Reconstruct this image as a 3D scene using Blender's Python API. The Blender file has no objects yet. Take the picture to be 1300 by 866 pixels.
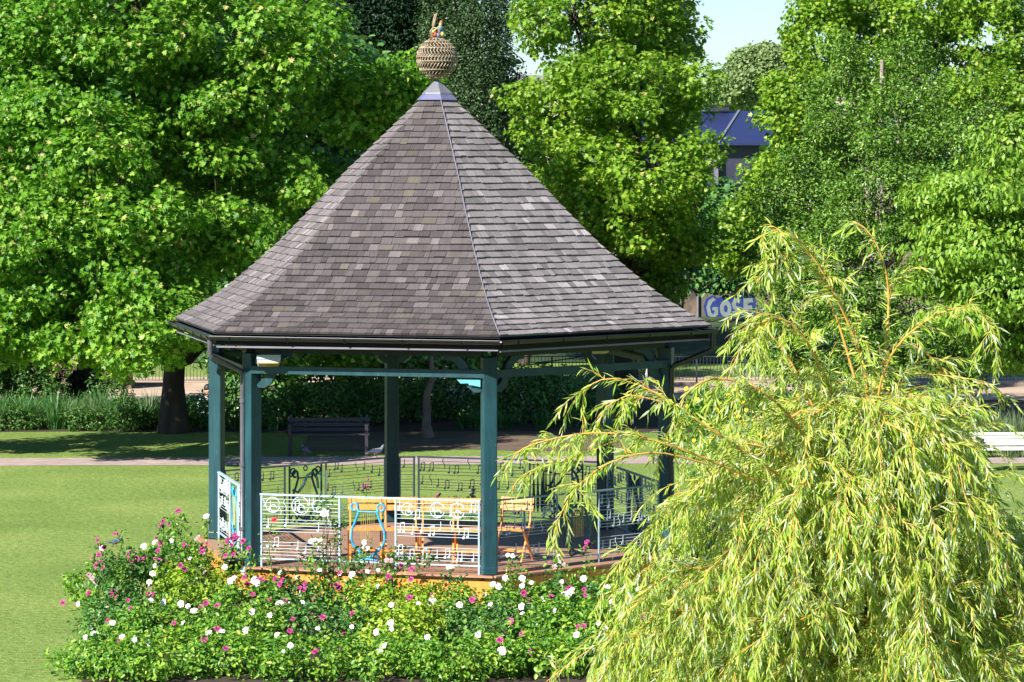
import bpy, math, random
import numpy as np
from mathutils import Vector, Matrix
R = math.radians
random.seed(7)
F = 4300.0; YH = 198.4; H = 5.80           # focal length in photo pixels, horizon row, eye height
C = bpy.context.scene.collection

# ------------------------------------------------------------------ helpers
def at(px, py, Y):
    return np.array(((px - 650) * Y / F, Y, H - (py - YH) * Y / F))

def link(o, parent=None):
    C.objects.link(o)
    if parent is not None:
        o.parent = parent
    return o

def tag(o, label=None, cat=None, group=None, kind=None):
    if label: o['label'] = label
    if cat: o['category'] = cat
    if group: o['group'] = group
    if kind: o['kind'] = kind
    return o

def empty(name, loc=(0, 0, 0), rz=0.0):
    o = bpy.data.objects.new(name, None)
    o.location = loc; o.rotation_euler = (0, 0, rz); o.empty_display_size = .2
    return link(o)

def copy_tree(o, parent=None):
    c = o.copy(); C.objects.link(c)
    if parent is not None: c.parent = parent
    for ch in list(o.children): copy_tree(ch, c)
    return c

def np_object(name, V, faces, mat, parent=None, smooth=False, mat_idx=None, uv=None):
    """V (N,3); faces = list of (M,k) int arrays."""
    me = bpy.data.meshes.new(name)
    V = np.asarray(V, dtype=np.float32)
    me.vertices.add(len(V)); me.vertices.foreach_set('co', V.ravel())
    tot = sum(f.size for f in faces); npol = sum(len(f) for f in faces)
    me.loops.add(tot); me.polygons.add(npol)
    me.loops.foreach_set('vertex_index', np.concatenate([f.ravel() for f in faces]).astype(np.int32))
    starts = []; s = 0
    for f in faces:
        starts.append(s + np.arange(len(f)) * f.shape[1]); s += f.size
    me.polygons.foreach_set('loop_start', np.concatenate(starts).astype(np.int32))
    me.update(calc_edges=True)
    me.polygons.foreach_set('use_smooth', np.full(npol, smooth, dtype=bool))
    mats = mat if isinstance(mat, (list, tuple)) else [mat]
    for m in mats: me.materials.append(m)
    if mat_idx is not None: me.polygons.foreach_set('material_index', np.asarray(mat_idx, dtype=np.int32))
    if uv is not None:
        l = me.uv_layers.new(name='UVMap')
        l.data.foreach_set('uv', np.asarray(uv, dtype=np.float32).ravel())
    return link(bpy.data.objects.new(name, me), parent)

class MB:
    def __init__(s): s.v = []; s.f = []; s.sm = []; s.mi = []
    def add(s, vs, fs, sm=False, mi=0):
        b = len(s.v); s.v += [tuple(map(float, p)) for p in vs]
        for q in fs: s.f.append([b + i for i in q]); s.sm.append(sm); s.mi.append(mi)
    def box(s, c, size, M=None, taper=1.0, mi=0):
        x, y, z = [k / 2 for k in size]
        vs = [(-x, -y, -z), (x, -y, -z), (x, y, -z), (-x, y, -z)] + [(a * taper, b * taper, z) for a, b in ((-x, -y), (x, -y), (x, y), (-x, y))]
        M = M or Matrix.Identity(3)
        vs = [Vector(c) + M @ Vector(p) for p in vs]
        s.add(vs, [(3, 2, 1, 0), (4, 5, 6, 7), (0, 1, 5, 4), (1, 2, 6, 5), (2, 3, 7, 6), (3, 0, 4, 7)], mi=mi)
    def bar(s, a, b, w, h, up=(0, 0, 1), mi=0):
        a = Vector(a); b = Vector(b); d = (b - a); L = d.length; d.normalize()
        u = Vector(up)
        if abs(d.dot(u)) > .98: u = Vector((1, 0, 0))
        x = d.cross(u).normalized(); z = x.cross(d)
        M = Matrix((x, d, z)).transposed()
        s.box((a + b) / 2, (w, L, h), M, mi=mi)
    def tube(s, pts, r, n=6, cap=True, mi=0):
        pts = [Vector(p) for p in pts]; k = len(pts)
        rs = r if isinstance(r, (list, tuple, np.ndarray)) else [r] * k
        vs = []; x = None
        for i, p in enumerate(pts):
            d = (pts[min(i + 1, k - 1)] - pts[max(i - 1, 0)])
            if d.length < 1e-9: d = Vector((0, 0, 1))
            d.normalize()
            if x is None:
                u = Vector((0, 0, 1)) if abs(d.z) < .9 else Vector((1, 0, 0))
                x = d.cross(u).normalized()
            else:
                x = (x - d * x.dot(d))
                x = x.normalized() if x.length > 1e-6 else d.orthogonal().normalized()
            y = d.cross(x)
            for j in range(n):
                a = 2 * math.pi * j / n
                vs.append(p + (x * math.cos(a) + y * math.sin(a)) * rs[i])
        fs = []
        for i in range(k - 1):
            for j in range(n):
                fs.append((i * n + j, i * n + (j + 1) % n, (i + 1) * n + (j + 1) % n, (i + 1) * n + j))
        s.add(vs, fs, True, mi)
        if cap:
            s.add(vs[:n], [tuple(range(n - 1, -1, -1))], False, mi); s.add(vs[-n:], [tuple(range(n))], False, mi)
    def lathe(s, prof, c=(0, 0, 0), n=20, sm=True, M=None, mi=0):
        vs = []
        for r, z in prof:
            for j in range(n):
                a = 2 * math.pi * j / n; vs.append(Vector((r * math.cos(a), r * math.sin(a), z)))
        if M: vs = [M @ v for v in vs]
        vs = [v + Vector(c) for v in vs]
        fs = [(i * n + j, i * n + (j + 1) % n, (i + 1) * n + (j + 1) % n, (i + 1) * n + j) for i in range(len(prof) - 1) for j in range(n)]
        s.add(vs, fs, sm, mi)
    def extrude(s, poly, fn, w, mi=0):
        """poly: 2D outline (u,v); fn(u,v,t) -> 3D; t=+-w/2"""
        n = len(poly)
        vs = [fn(u, v, -w / 2) for u, v in poly] + [fn(u, v, w / 2) for u, v in poly]
        s.add(vs, [tuple(range(n)), tuple(range(2 * n - 1, n - 1, -1))] + [(i, i + n, (i + 1) % n + n, (i + 1) % n) for i in range(n)], mi=mi)
    def build(s, name, mat, parent=None):
        me = bpy.data.meshes.new(name); me.from_pydata(s.v, [], s.f); me.update()
        me.polygons.foreach_set('use_smooth', s.sm)
        mats = mat if isinstance(mat, (list, tuple)) else [mat]
        for m in mats: me.materials.append(m)
        me.polygons.foreach_set('material_index', s.mi)
        return link(bpy.data.objects.new(name, me), parent)

# ------------------------------------------------------------------ materials
def new_mat(name):
    m = bpy.data.materials.new(name); m.use_nodes = True
    nt = m.node_tree; nt.nodes.clear()
    out = nt.nodes.new('ShaderNodeOutputMaterial')
    return m, nt, out
def N(nt, t, **kw):
    n = nt.nodes.new(t)
    for k, v in kw.items():
        if k in n.inputs: n.inputs[k].default_value = v
        else: setattr(n, k, v)
    return n
def ramp(nt, src, stops, interp='LINEAR'):
    r = nt.nodes.new('ShaderNodeValToRGB'); r.color_ramp.interpolation = interp
    while len(r.color_ramp.elements) < len(stops): r.color_ramp.elements.new(.5)
    for e, (p, c) in zip(r.color_ramp.elements, stops): e.position = p; e.color = (*c, 1)
    nt.links.new(src, r.inputs[0]); return r.outputs[0]
def mixc(nt, fac, a, b, mode='MIX'):
    m = nt.nodes.new('ShaderNodeMix'); m.data_type = 'RGBA'; m.blend_type = mode
    for inp, v in ((m.inputs[0], fac), (m.inputs[6], a), (m.inputs[7], b)):
        if hasattr(v, 'is_output'): nt.links.new(v, inp)
        elif isinstance(v, (int, float)): inp.default_value = v
        else: inp.default_value = (*v, 1)
    return m.outputs[2]
def coords(nt, scale=(1, 1, 1), kind='Object'):
    tc = nt.nodes.new('ShaderNodeTexCoord'); mp = nt.nodes.new('ShaderNodeMapping')
    mp.inputs['Scale'].default_value = scale
    nt.links.new(tc.outputs[kind], mp.inputs[0]); return mp.outputs[0]
def noise(nt, vec, scale, detail=3, rough=.6):
    n = nt.nodes.new('ShaderNodeTexNoise'); n.inputs['Scale'].default_value = scale
    n.inputs['Detail'].default_value = detail; n.inputs['Roughness'].default_value = rough
    nt.links.new(vec, n.inputs['Vector']); return n.outputs[0]
def bump(nt, h, strength=.3, dist=.01):
    b = nt.nodes.new('ShaderNodeBump'); b.inputs['Strength'].default_value = strength; b.inputs['Distance'].default_value = dist
    nt.links.new(h, b.inputs['Height']); return b.outputs[0]

def surf(name, col, rough=.6, var=.25, scale=6, stretch=(1, 1, 1), metal=0, spec=.4, bmp=.15, col2=None, kind='Object', dirt=None):
    m, nt, out = new_mat(name)
    p = N(nt, 'ShaderNodeBsdfPrincipled', Roughness=rough, Metallic=metal)
    p.inputs['Specular IOR Level'].default_value = spec
    v = coords(nt, stretch, kind); n = noise(nt, v, scale, 4)
    c2 = col2 or tuple(min(1, c * (1 + var)) for c in col); c1 = tuple(c * (1 - var) for c in col)
    if col2: c1 = col
    c = ramp(nt, n, [(.3, c1), (.7, c2)])
    if dirt:
        n2 = noise(nt, v, scale * .35, 5, .7)
        f = ramp(nt, n2, [(.52, (0, 0, 0)), (.66, (1, 1, 1))])
        c = mixc(nt, f, c, dirt)
    nt.links.new(c, p.inputs['Base Color'])
    if bmp: nt.links.new(bump(nt, n, bmp), p.inputs['Normal'])
    nt.links.new(p.outputs[0], out.inputs[0])
    return m

def leaf_mat(name, stops, trans=.35, rough=.4, spec=.35, back=None, tcol=(1.0, 1.25, .35), clump=None):
    """one random colour per leaf, light passing through the blade"""
    m, nt, out = new_mat(name)
    g = N(nt, 'ShaderNodeNewGeometry')
    c = ramp(nt, g.outputs['Random Per Island'], stops)
    if clump:
        v = coords(nt); n = noise(nt, v, clump[0], 2)
        c = mixc(nt, 1.0, c, ramp(nt, n, [(.3, clump[1]), (.7, clump[2])]), 'MULTIPLY')
    if back is not None: c = mixc(nt, g.outputs['Backfacing'], c, back)
    p = N(nt, 'ShaderNodeBsdfPrincipled', Roughness=rough)
    p.inputs['Specular IOR Level'].default_value = spec
    nt.links.new(c, p.inputs['Base Color'])
    t = N(nt, 'ShaderNodeBsdfTranslucent')
    nt.links.new(mixc(nt, 1.0, c, tcol, 'MULTIPLY'), t.inputs[0])
    mx = N(nt, 'ShaderNodeMixShader'); mx.inputs[0].default_value = trans
    nt.links.new(p.outputs[0], mx.inputs[1]); nt.links.new(t.outputs[0], mx.inputs[2])
    nt.links.new(mx.outputs[0], out.inputs[0])
    return m

M = {}
M['teal'] = surf('teal_paint', (.015, .060, .074), .4, .12, 3, spec=.3, bmp=.05, dirt=(.016, .045, .055))
def worn_paint(m, chip, thr=.70, scale=22):
    nt = m.node_tree; p = next(n for n in nt.nodes if n.type == 'BSDF_PRINCIPLED'); src = p.inputs['Base Color'].links[0].from_socket
    n = noise(nt, coords(nt, (1, 1, .35)), scale, 3, .7)
    c = mixc(nt, ramp(nt, n, [(thr, (0, 0, 0)), (thr + .03, (.8, .8, .8))]), src, chip)
    g = noise(nt, coords(nt, (1, 1, .12)), 9, 4, .7)
    c = mixc(nt, 1., c, ramp(nt, g, [(.3, (.68, .70, .70)), (.65, (1.12, 1.1, 1.1))]), 'MULTIPLY')
    nt.links.new(c, p.inputs['Base Color'])
worn_paint(M['teal'], (.14, .20, .20))
M['paleblue'] = surf('pale_blue_paint', (.36, .50, .58), .4, .1, 8, bmp=.03)
M['whiterail'] = surf('white_wire_paint', (.50, .57, .60), .4, .1, 8, bmp=0)
M['lyreblue'] = surf('bright_blue_paint', (.03, .30, .52), .35, .3, 12, bmp=.03)
M['lyredark'] = surf('dark_teal_paint', (.012, .07, .085), .35, .3, 12, bmp=.03)
M['shaderail'] = surf('shaded_rail_paint', (.20, .27, .31), .4, .15, 8, bmp=.02)  # darker copy of the rail paint, shade put into its colour
M['skyseat'] = surf('sky_tinted_seat', (.20, .15, .30), .7, .15, 8, bmp=.02)  # sky reflection on the wooden seats, put into their colour
M['gold'] = surf('gilt_strings', (.55, .42, .12), .4, .2, 12, metal=.3, bmp=0)
M['black'] = surf('black_plastic', (.012, .011, .015), .3, .2, 4, spec=.6, bmp=.02, dirt=(.03, .03, .035))
M['eaveboard'] = surf('black_eaves_board', (.006, .006, .008), .6, .2, 4, spec=.2, bmp=.02)
M['greypipe'] = surf('grey_downpipe', (.09, .085, .105), .35, .2, 5, spec=.5, bmp=.02)
M['strip'] = surf('grey_eave_strip', (.16, .145, .18), .5, .15, 4, bmp=.05)
M['lead'] = surf('lead_sheet', (.15, .155, .18), .5, .15, 5, bmp=.08)
M['leadblue'] = surf('lead_apron', (.13, .13, .23), .5, .15, 5, bmp=.08)
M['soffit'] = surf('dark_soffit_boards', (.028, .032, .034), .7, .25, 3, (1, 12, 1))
M['orangewood'] = surf('varnished_orange_wood', (.62, .24, .05), .4, .2, 3, (8, 8, 1), bmp=.05)
M['chairwood'] = surf('folding_chair_wood', (.72, .27, .065), .38, .25, 5, (6, 6, 1), bmp=.05)
M['darkbench'] = surf('dark_stained_wood', (.03, .022, .032), .5, .3, 5, (1, 8, 8))
M['whitebench'] = surf('white_painted_slats', (.74, .74, .72), .5, .06, 9, bmp=.05)
M['iron'] = surf('black_ironwork', (.03, .034, .045), .4, .2, 4, bmp=.02)
M['stone'] = surf('bath_stone', (.12, .09, .06), .9, .35, 1.6, col2=(.23, .17, .12), dirt=(.06, .05, .04), bmp=.4)
M['coping'] = surf('stone_coping', (.36, .28, .22), .9, .2, 3, bmp=.2)
M['bark'] = surf('plane_bark', (.045, .034, .024), .9, .4, 4, (1, 1, .3), bmp=.6, dirt=(.085, .065, .045))
M['barkgrey'] = surf('pale_grey_bark', (.26, .21, .19), .9, .3, 6, (1, 1, .4), bmp=.5)
M['twig'] = surf('grey_twig', (.28, .25, .2), .8, .3, 6, bmp=0)
M['willowwood'] = surf('golden_willow_shoot', (.46, .32, .07), .5, .3, 5, bmp=0, col2=(.54, .25, .05))
M['willowtrunk'] = surf('willow_bark', (.13, .10, .05), .9, .3, 8, (1, 1, .3), bmp=.6)
M['stem'] = surf('green_stem', (.08, .12, .03), .6, .2, 6, bmp=0)
M['cloth'] = surf('white_cloth', (.78, .78, .78), .8, .05, 5, bmp=.1)
M['skin'] = surf('skin', (.45, .26, .18), .5, .08, 8, bmp=0)
M['shirt'] = surf('grey_shirt_fabric', (.42, .45, .52), .8, .12, 12)
M['trousers'] = surf('dark_trousers', (.03, .035, .05), .8, .12, 12)
M['hair'] = surf('dark_hair', (.015, .01, .01), .5, .3, 30)
M['pigeon'] = surf('pigeon_feathers', (.16, .17, .22), .6, .3, 30, dirt=(.05, .055, .07))
M['pigeonhead'] = surf('pigeon_neck_feathers', (.05, .07, .09), .4, .3, 30)
M['beak'] = surf('beak_and_feet', (.35, .12, .09), .5, .1, 30)
M['petalwhite'] = surf('white_petals', (.82, .80, .74), .6, .05, 40, bmp=.1)
M['petalpink'] = surf('magenta_petals', (.36, .035, .17), .6, .4, 25, bmp=.1)
M['petalred'] = surf('red_petals', (.65, .03, .04), .6, .2, 25, bmp=.1)
M['petalfaded'] = surf('faded_pink_petals', (.50, .30, .33), .6, .25, 25, bmp=.1)
M['petalyellow'] = surf('yellow_petals', (.80, .58, .03), .6, .1, 25, bmp=.1)
M['lampbox'] = surf('pale_grey_lamp_housing', (.52, .53, .55), .5, .08, 8, bmp=.02)
M['lampglass'] = surf('yellowed_lamp_glass', (.45, .33, .06), .25, .1, 8, spec=.6, bmp=0)
M['bluemetal'] = surf('blue_roof_metal', (.016, .022, .08), .45, .12, .6, spec=.4, bmp=.02)
M['darkglazing'] = surf('dark_glazed_wall', (.035, .035, .06), .25, .3, .4, spec=.6, bmp=0)
M['housewall'] = surf('pale_house_render', (.55, .48, .38), .9, .12, .2, bmp=0)
M['houseroof'] = surf('slate_house_roof', (.20, .17, .20), .8, .2, .3, bmp=0)
M['window'] = surf('dark_window_glass', (.03, .035, .045), .15, .2, 1, spec=.8, bmp=0)
M['carpaint'] = surf('white_car_paint', (.78, .78, .8), .25, .03, 1, spec=.6, bmp=0)
M['rubber'] = surf('tyre_rubber', (.02, .02, .02), .8, .1, 3, bmp=0)
M['giltball'] = surf('gilt_wickerwork', (.20, .13, .06), .55, .35, 9, metal=.15, col2=(.38, .32, .25), bmp=.2)
M['ballcore'] = surf('dark_ball_lining', (.05, .04, .03), .8, .2, 9, bmp=0)
M['enamelred'] = surf('red_enamel', (.30, .07, .04), .4, .2, 9, bmp=0)
M['enamelblue'] = surf('blue_enamel', (.12, .17, .26), .4, .2, 9, bmp=0)
M['graffitiblue'] = surf('blue_spray_paint', (.008, .025, .15), .6, .15, 2, bmp=0)  # blue darkened to carry the shade on the wall
M['graffitigrey'] = surf('grey_spray_paint', (.15, .18, .17), .6, .15, 2, bmp=0)  # grey lowered too, the wall's shade is in the colour
M['graffiticoat'] = surf('grey_brown_wall_paint', (.10, .09, .075), .8, .2, 1, bmp=.05)

# leaves
M['plane'] = leaf_mat('plane_leaf', [(0, (.05, .15, .014)), (.35, (.11, .275, .02)), (.8, (.19, .38, .035)), (.95, (.31, .47, .09)), (1, (.50, .40, .19))], .38, .45, .35, clump=(.35, (.8, .9, .8), (1.25, 1.1, 1)))
M['plane_y'] = leaf_mat('young_plane_leaf', [(0, (.08, .18, .012)), (.4, (.16, .31, .022)), (.85, (.26, .41, .035)), (.97, (.37, .47, .07)), (1, (.46, .38, .15))], .4, .4, .4, clump=(.35, (.8, .85, .8), (1.15, 1.1, 1)))
M['holly'] = leaf_mat('glossy_dark_leaf', [(0, (.04, .10, .010)), (.5, (.09, .20, .018)), (.9, (.17, .31, .035)), (1, (.26, .38, .07))], .25, .42, .4)
M['cherry'] = leaf_mat('cherry_leaf', [(0, (.09, .19, .02)), (.5, (.18, .33, .03)), (1, (.32, .45, .07))], .35, .4, .35)
M['poplar'] = leaf_mat('grey_green_leaf', [(0, (.02, .05, .015)), (.5, (.04, .09, .025)), (1, (.09, .15, .06))], .2, .4, .4)
M['dark'] = leaf_mat('dark_yew_leaf', [(0, (.008, .03, .012)), (.6, (.016, .055, .02)), (1, (.035, .09, .025))], .2, .5, .3)
M['laurel'] = leaf_mat('dark_laurel_leaf', [(0, (.04, .12, .03)), (.6, (.09, .23, .05)), (1, (.17, .32, .08))], .25, .3, .45)
M['hedgelight'] = leaf_mat('hedge_leaf', [(0, (.03, .09, .02)), (.6, (.07, .17, .03)), (1, (.14, .25, .06))], .3, .4, .35)
M['rose'] = leaf_mat('rose_leaf', [(0, (.07, .18, .025)), (.5, (.14, .31, .035)), (.85, (.26, .44, .05)), (1, (.42, .50, .08))], .35, .4, .4, clump=(1.6, (.7, .85, .9), (1.3, 1.15, .9)))
M['roselight'] = leaf_mat('yellow_green_rose_leaf', [(0, (.14, .24, .02)), (.5, (.27, .42, .03)), (1, (.46, .55, .07))], .35, .4, .4, clump=(1.6, (.75, .85, .9), (1.25, 1.15, .9)))
M['rosedeep'] = leaf_mat('deep_green_rose_leaf', [(0, (.04, .12, .03)), (.5, (.08, .21, .04)), (.9, (.16, .32, .06)), (1, (.30, .30, .12))], .3, .4, .4)
M['hypericum'] = leaf_mat('hypericum_leaf', [(0, (.05, .14, .015)), (.5, (.11, .25, .02)), (1, (.22, .34, .03))], .35, .4, .35)
M['blade'] = leaf_mat('iris_blade', [(0, (.03, .11, .03)), (.5, (.06, .19, .045)), (.9, (.13, .27, .08)), (1, (.35, .42, .25))], .35, .35, .4)
M['greygrass'] = leaf_mat('grey_grass_blade', [(0, (.10, .17, .07)), (1, (.26, .33, .18))], .35, .5, .3)
M['willow'] = leaf_mat('willow_leaf', [(0, (.20, .33, .03)), (.4, (.35, .48, .055)), (.8, (.50, .58, .11)), (1, (.66, .66, .22))], .40, .42, .4, back=(.56, .66, .46), tcol=(1, 1.1, .35))
M['hazeleaf'] = leaf_mat('haze_toned_leaf', [(0, (.16, .23, .09)), (1, (.28, .36, .16))], .3, .7, .1)  # distance haze put into the paler leaf colour

# shingles: a little different colour on every shingle, grain running down the slope, pale weathering
def shingle_mat(name, base, moss):
    m, nt, out = new_mat(name)
    g = N(nt, 'ShaderNodeNewGeometry')
    b = base
    c = ramp(nt, g.outputs['Random Per Island'], [(0, tuple(x * .68 for x in b)), (.5, b), (.93, tuple(x * 1.25 for x in b)), (1, tuple(x * 2.0 for x in b))])
    uv = coords(nt, (26, 1.2, 1), 'UV'); n = noise(nt, uv, 3.0, 4, .7)
    c = mixc(nt, 1.0, c, ramp(nt, n, [(.25, (.62, .62, .62)), (.75, (1.4, 1.36, 1.36))]), 'MULTIPLY')
    uv2 = coords(nt, (1, .35, 1), 'UV'); n2 = noise(nt, uv2, 1.1, 3, .6)
    c = mixc(nt, ramp(nt, n2, [(.55, (0, 0, 0)), (.72, (moss, moss, moss))]), c, (.22, .19, .11))
    p = N(nt, 'ShaderNodeBsdfPrincipled', Roughness=.75); p.inputs['Specular IOR Level'].default_value = .25
    nt.links.new(c, p.inputs['Base Color'])
    nt.links.new(bump(nt, n, .5, .006), p.inputs['Normal'])
    nt.links.new(p.outputs[0], out.inputs[0]); return m
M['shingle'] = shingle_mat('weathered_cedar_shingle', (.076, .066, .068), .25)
M['shinglebright'] = shingle_mat('brightened_right_cedar_shingle', (.205, .185, .185), .1)  # right slope brightened in its colour to make up for weak sun
M['shinglepale'] = shingle_mat('brightened_left_cedar_shingle', (.150, .132, .134), .1)  # left slope's brightness put into a paler cedar colour

# deck boards
def deck_mat():
    m, nt, out = new_mat('deck_boards')
    v = coords(nt, (1, 1, 1))
    w = N(nt, 'ShaderNodeTexWave', Scale=2.2); w.bands_direction = 'Y'; w.inputs['Distortion'].default_value = .0
    nt.links.new(v, w.inputs[0])
    gap = ramp(nt, w.outputs['Color'], [(.0, (.25, .25, .25)), (.06, (1, 1, 1))])
    n = noise(nt, coords(nt, (.6, 6, 1)), 4, 4)
    c = ramp(nt, n, [(.3, (.27, .155, .105)), (.7, (.42, .25, .17))])
    c = mixc(nt, 1., c, gap, 'MULTIPLY')
    p = N(nt, 'ShaderNodeBsdfPrincipled', Roughness=.5)
    nt.links.new(c, p.inputs['Base Color']); nt.links.new(p.outputs[0], out.inputs[0]); return m
M['deck'] = deck_mat()

def lawn_mat():
    m, nt, out = new_mat('mown_lawn')
    v = coords(nt, (1, 1, 1))
    a = noise(nt, v, .35, 4, .6); b = noise(nt, v, 9, 4, .75); s = noise(nt, v, 13, 2, .6)
    c = ramp(nt, a, [(.3, (.135, .205, .045)), (.5, (.175, .25, .058)), (.72, (.235, .295, .08))])
    c = mixc(nt, 1., c, ramp(nt, b, [(.28, (.55, .62, .55)), (.72, (1.4, 1.32, 1.35))]), 'MULTIPLY')
    c = mixc(nt, ramp(nt, s, [(.69, (0, 0, 0)), (.74, (.8, .8, .8))]), c, (.50, .47, .16))
    dry = noise(nt, coords(nt, (.6, 1, 1)), .9, 5, .7)
    c = mixc(nt, ramp(nt, dry, [(.58, (0, 0, 0)), (.78, (.5, .5, .5))]), c, (.24, .22, .06))
    p = N(nt, 'ShaderNodeBsdfPrincipled', Roughness=.85); p.inputs['Specular IOR Level'].default_value = .15
    nt.links.new(c, p.inputs['Base Color']); nt.links.new(bump(nt, b, .9, .05), p.inputs['Normal'])
    nt.links.new(p.outputs[0], out.inputs[0]); return m
M['lawn'] = lawn_mat()
M['path'] = surf('pinkish_tarmac_path', (.34, .255, .235), .9, .2, 3, bmp=.2, dirt=(.40, .32, .28))
M['sand'] = surf('sandy_promenade', (.42, .31, .22), .95, .15, 1.2, bmp=.2, dirt=(.50, .40, .31))
M['soil'] = surf('bed_soil', (.045, .03, .02), 1, .4, 5, bmp=.5)
M['duff'] = surf('bare_earth_under_trees', (.115, .075, .05), 1, .3, 2, bmp=.4, dirt=(.09, .12, .03))
M['bankshade'] = surf('painted_bank_shade', (.022, .045, .012), .9, .5, 4, bmp=.8, dirt=(.05, .10, .02))  # dark green tone stands in for shade on the far slope
M['gravel'] = surf('buff_car_park', (.55, .45, .33), .95, .1, .2, bmp=0)
M['hill'] = surf('far_hillside', (.12, .19, .06), 1, .3, .02, bmp=0)

# ------------------------------------------------------------------ world, sun, camera
AZ = R(43); EL = R(35)     # sun to the left of and behind the camera
sun_dir = Vector((-math.sin(AZ) * math.cos(EL), -math.cos(AZ) * math.cos(EL), math.sin(EL)))
sc = bpy.context.scene
w = bpy.data.worlds.new('World'); sc.world = w; w.use_nodes = True
nt = w.node_tree; bg = nt.nodes['Background']
sky = nt.nodes.new('ShaderNodeTexSky'); sky.sky_type = 'NISHITA'; sky.sun_disc = False
sky.sun_elevation = EL
sky.sun_rotation = math.atan2(sun_dir.x, sun_dir.y)
sky.air_density = 1.0; sky.dust_density = .1; sky.ozone_density = 1.5
nt.links.new(mixc(nt, 1.0, sky.outputs[0], (.78, .98, 1.20), 'MULTIPLY'), bg.inputs[0]); bg.inputs[1].default_value = .055
L = bpy.data.lights.new('sun', 'SUN'); L.energy = 5.0; L.angle = R(.5); L.color = (1, .955, .87)
lo = bpy.data.objects.new('sun', L); link(lo)
lo.rotation_euler = (-sun_dir).to_track_quat('-Z', 'Y').to_euler()
cam = bpy.data.cameras.new('camera'); cam.sensor_width = 36; cam.lens = F / 1300 * 36
cam.shift_y = -(433 - YH) / 1300; cam.clip_end = 8000; cam.clip_start = .5
co = bpy.data.objects.new('camera', cam); link(co); co.location = (0, 0, H); co.rotation_euler = (R(90), 0, 0)
sc.camera = co
sc.view_settings.view_transform = 'Standard'; sc.view_settings.look = 'None'
sc.view_settings.exposure = 1.2; sc.view_settings.gamma = 1
sc.render.engine = 'CYCLES'
cy = sc.cycles; cy.max_bounces = 6; cy.diffuse_bounces = 2; cy.glossy_bounces = 2; cy.transmission_bounces = 3
cy.caustics_reflective = False; cy.caustics_refractive = False; cy.sample_clamp_indirect = 6

# ------------------------------------------------------------------ foliage
T_QUAD = (np.array([(0, 0, 0), (.5, .42, .10), (0, 1, 0), (-.5, .42, .10)]), [np.array([[0, 1, 2, 3]])])
T_FOLD = (np.array([(0, 0, 0), (.46, .22, .10), (.40, .72, .08), (0, 1, -.06), (-.40, .72, .08), (-.46, .22, .10)]),
          [np.array([[0, 1, 2, 3], [0, 3, 4, 5]])])
T_LOBE = (np.array([(0, 0, 0), (.30, .02, .05), (.58, .30, .12), (.27, .40, .06), (.42, .78, .06), (.13, .66, .0), (0, 1.05, -.08),
                    (-.13, .66, .0), (-.42, .78, .06), (-.27, .40, .06), (-.58, .30, .12), (-.30, .02, .05)]),
          [np.array([[0, 1, 2, 3, 4, 5, 6], [0, 6, 7, 8, 9, 10, 11]])])
T_SLIM = (np.array([(0, 0, 0), (.5, .35, .02), (.42, .65, -.02), (0, 1, -.12), (-.42, .65, -.02), (-.5, .35, .02)]),
          [np.array([[0, 1, 2, 5], [5, 2, 3, 4]])])

def leaves(P, D, Nn, length, width, tmpl):
    """P base points, D tip directions, Nn blade normals -> verts, faces"""
    D = D / (np.linalg.norm(D, axis=1, keepdims=True) + 1e-9)
    X = np.cross(D, Nn); X /= (np.linalg.norm(X, axis=1, keepdims=True) + 1e-9)
    Z = np.cross(X, D)
    tv, tf = tmpl; k = len(tv); n = len(P)
    length = np.broadcast_to(np.asarray(length, float), (n,)); width = np.broadcast_to(np.asarray(width, float), (n,))
    V = (P[:, None, :] + tv[None, :, 0:1] * width[:, None, None] * X[:, None, :] + tv[None, :, 1:2] * length[:, None, None] * D[:, None, :]
         + tv[None, :, 2:3] * length[:, None, None] * Z[:, None, :])
    faces = [(np.arange(n)[:, None, None] * k + f[None]).reshape(-1, f.shape[1]) for f in tf]
    return V.reshape(-1, 3), faces

def unit(a): return a / (np.linalg.norm(a, axis=-1, keepdims=True) + 1e-9)

def break_lobes(lobes, rng, n=9, core=.80):
    out = []
    for l in lobes:
        c, r = np.array(l[:3]), np.array(l[3:])
        out.append((*c, *(r * core)))
        for _ in range(n):
            d = unit(rng.normal(size=3)); d[1] = -abs(d[1]) if rng.random() < .7 else d[1]
            f = rng.uniform(.26, .50)
            out.append((*(c + d * r * rng.uniform(.62, .98)), *(r * f * np.array((1.15, 1, .85)))))
    return out

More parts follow.
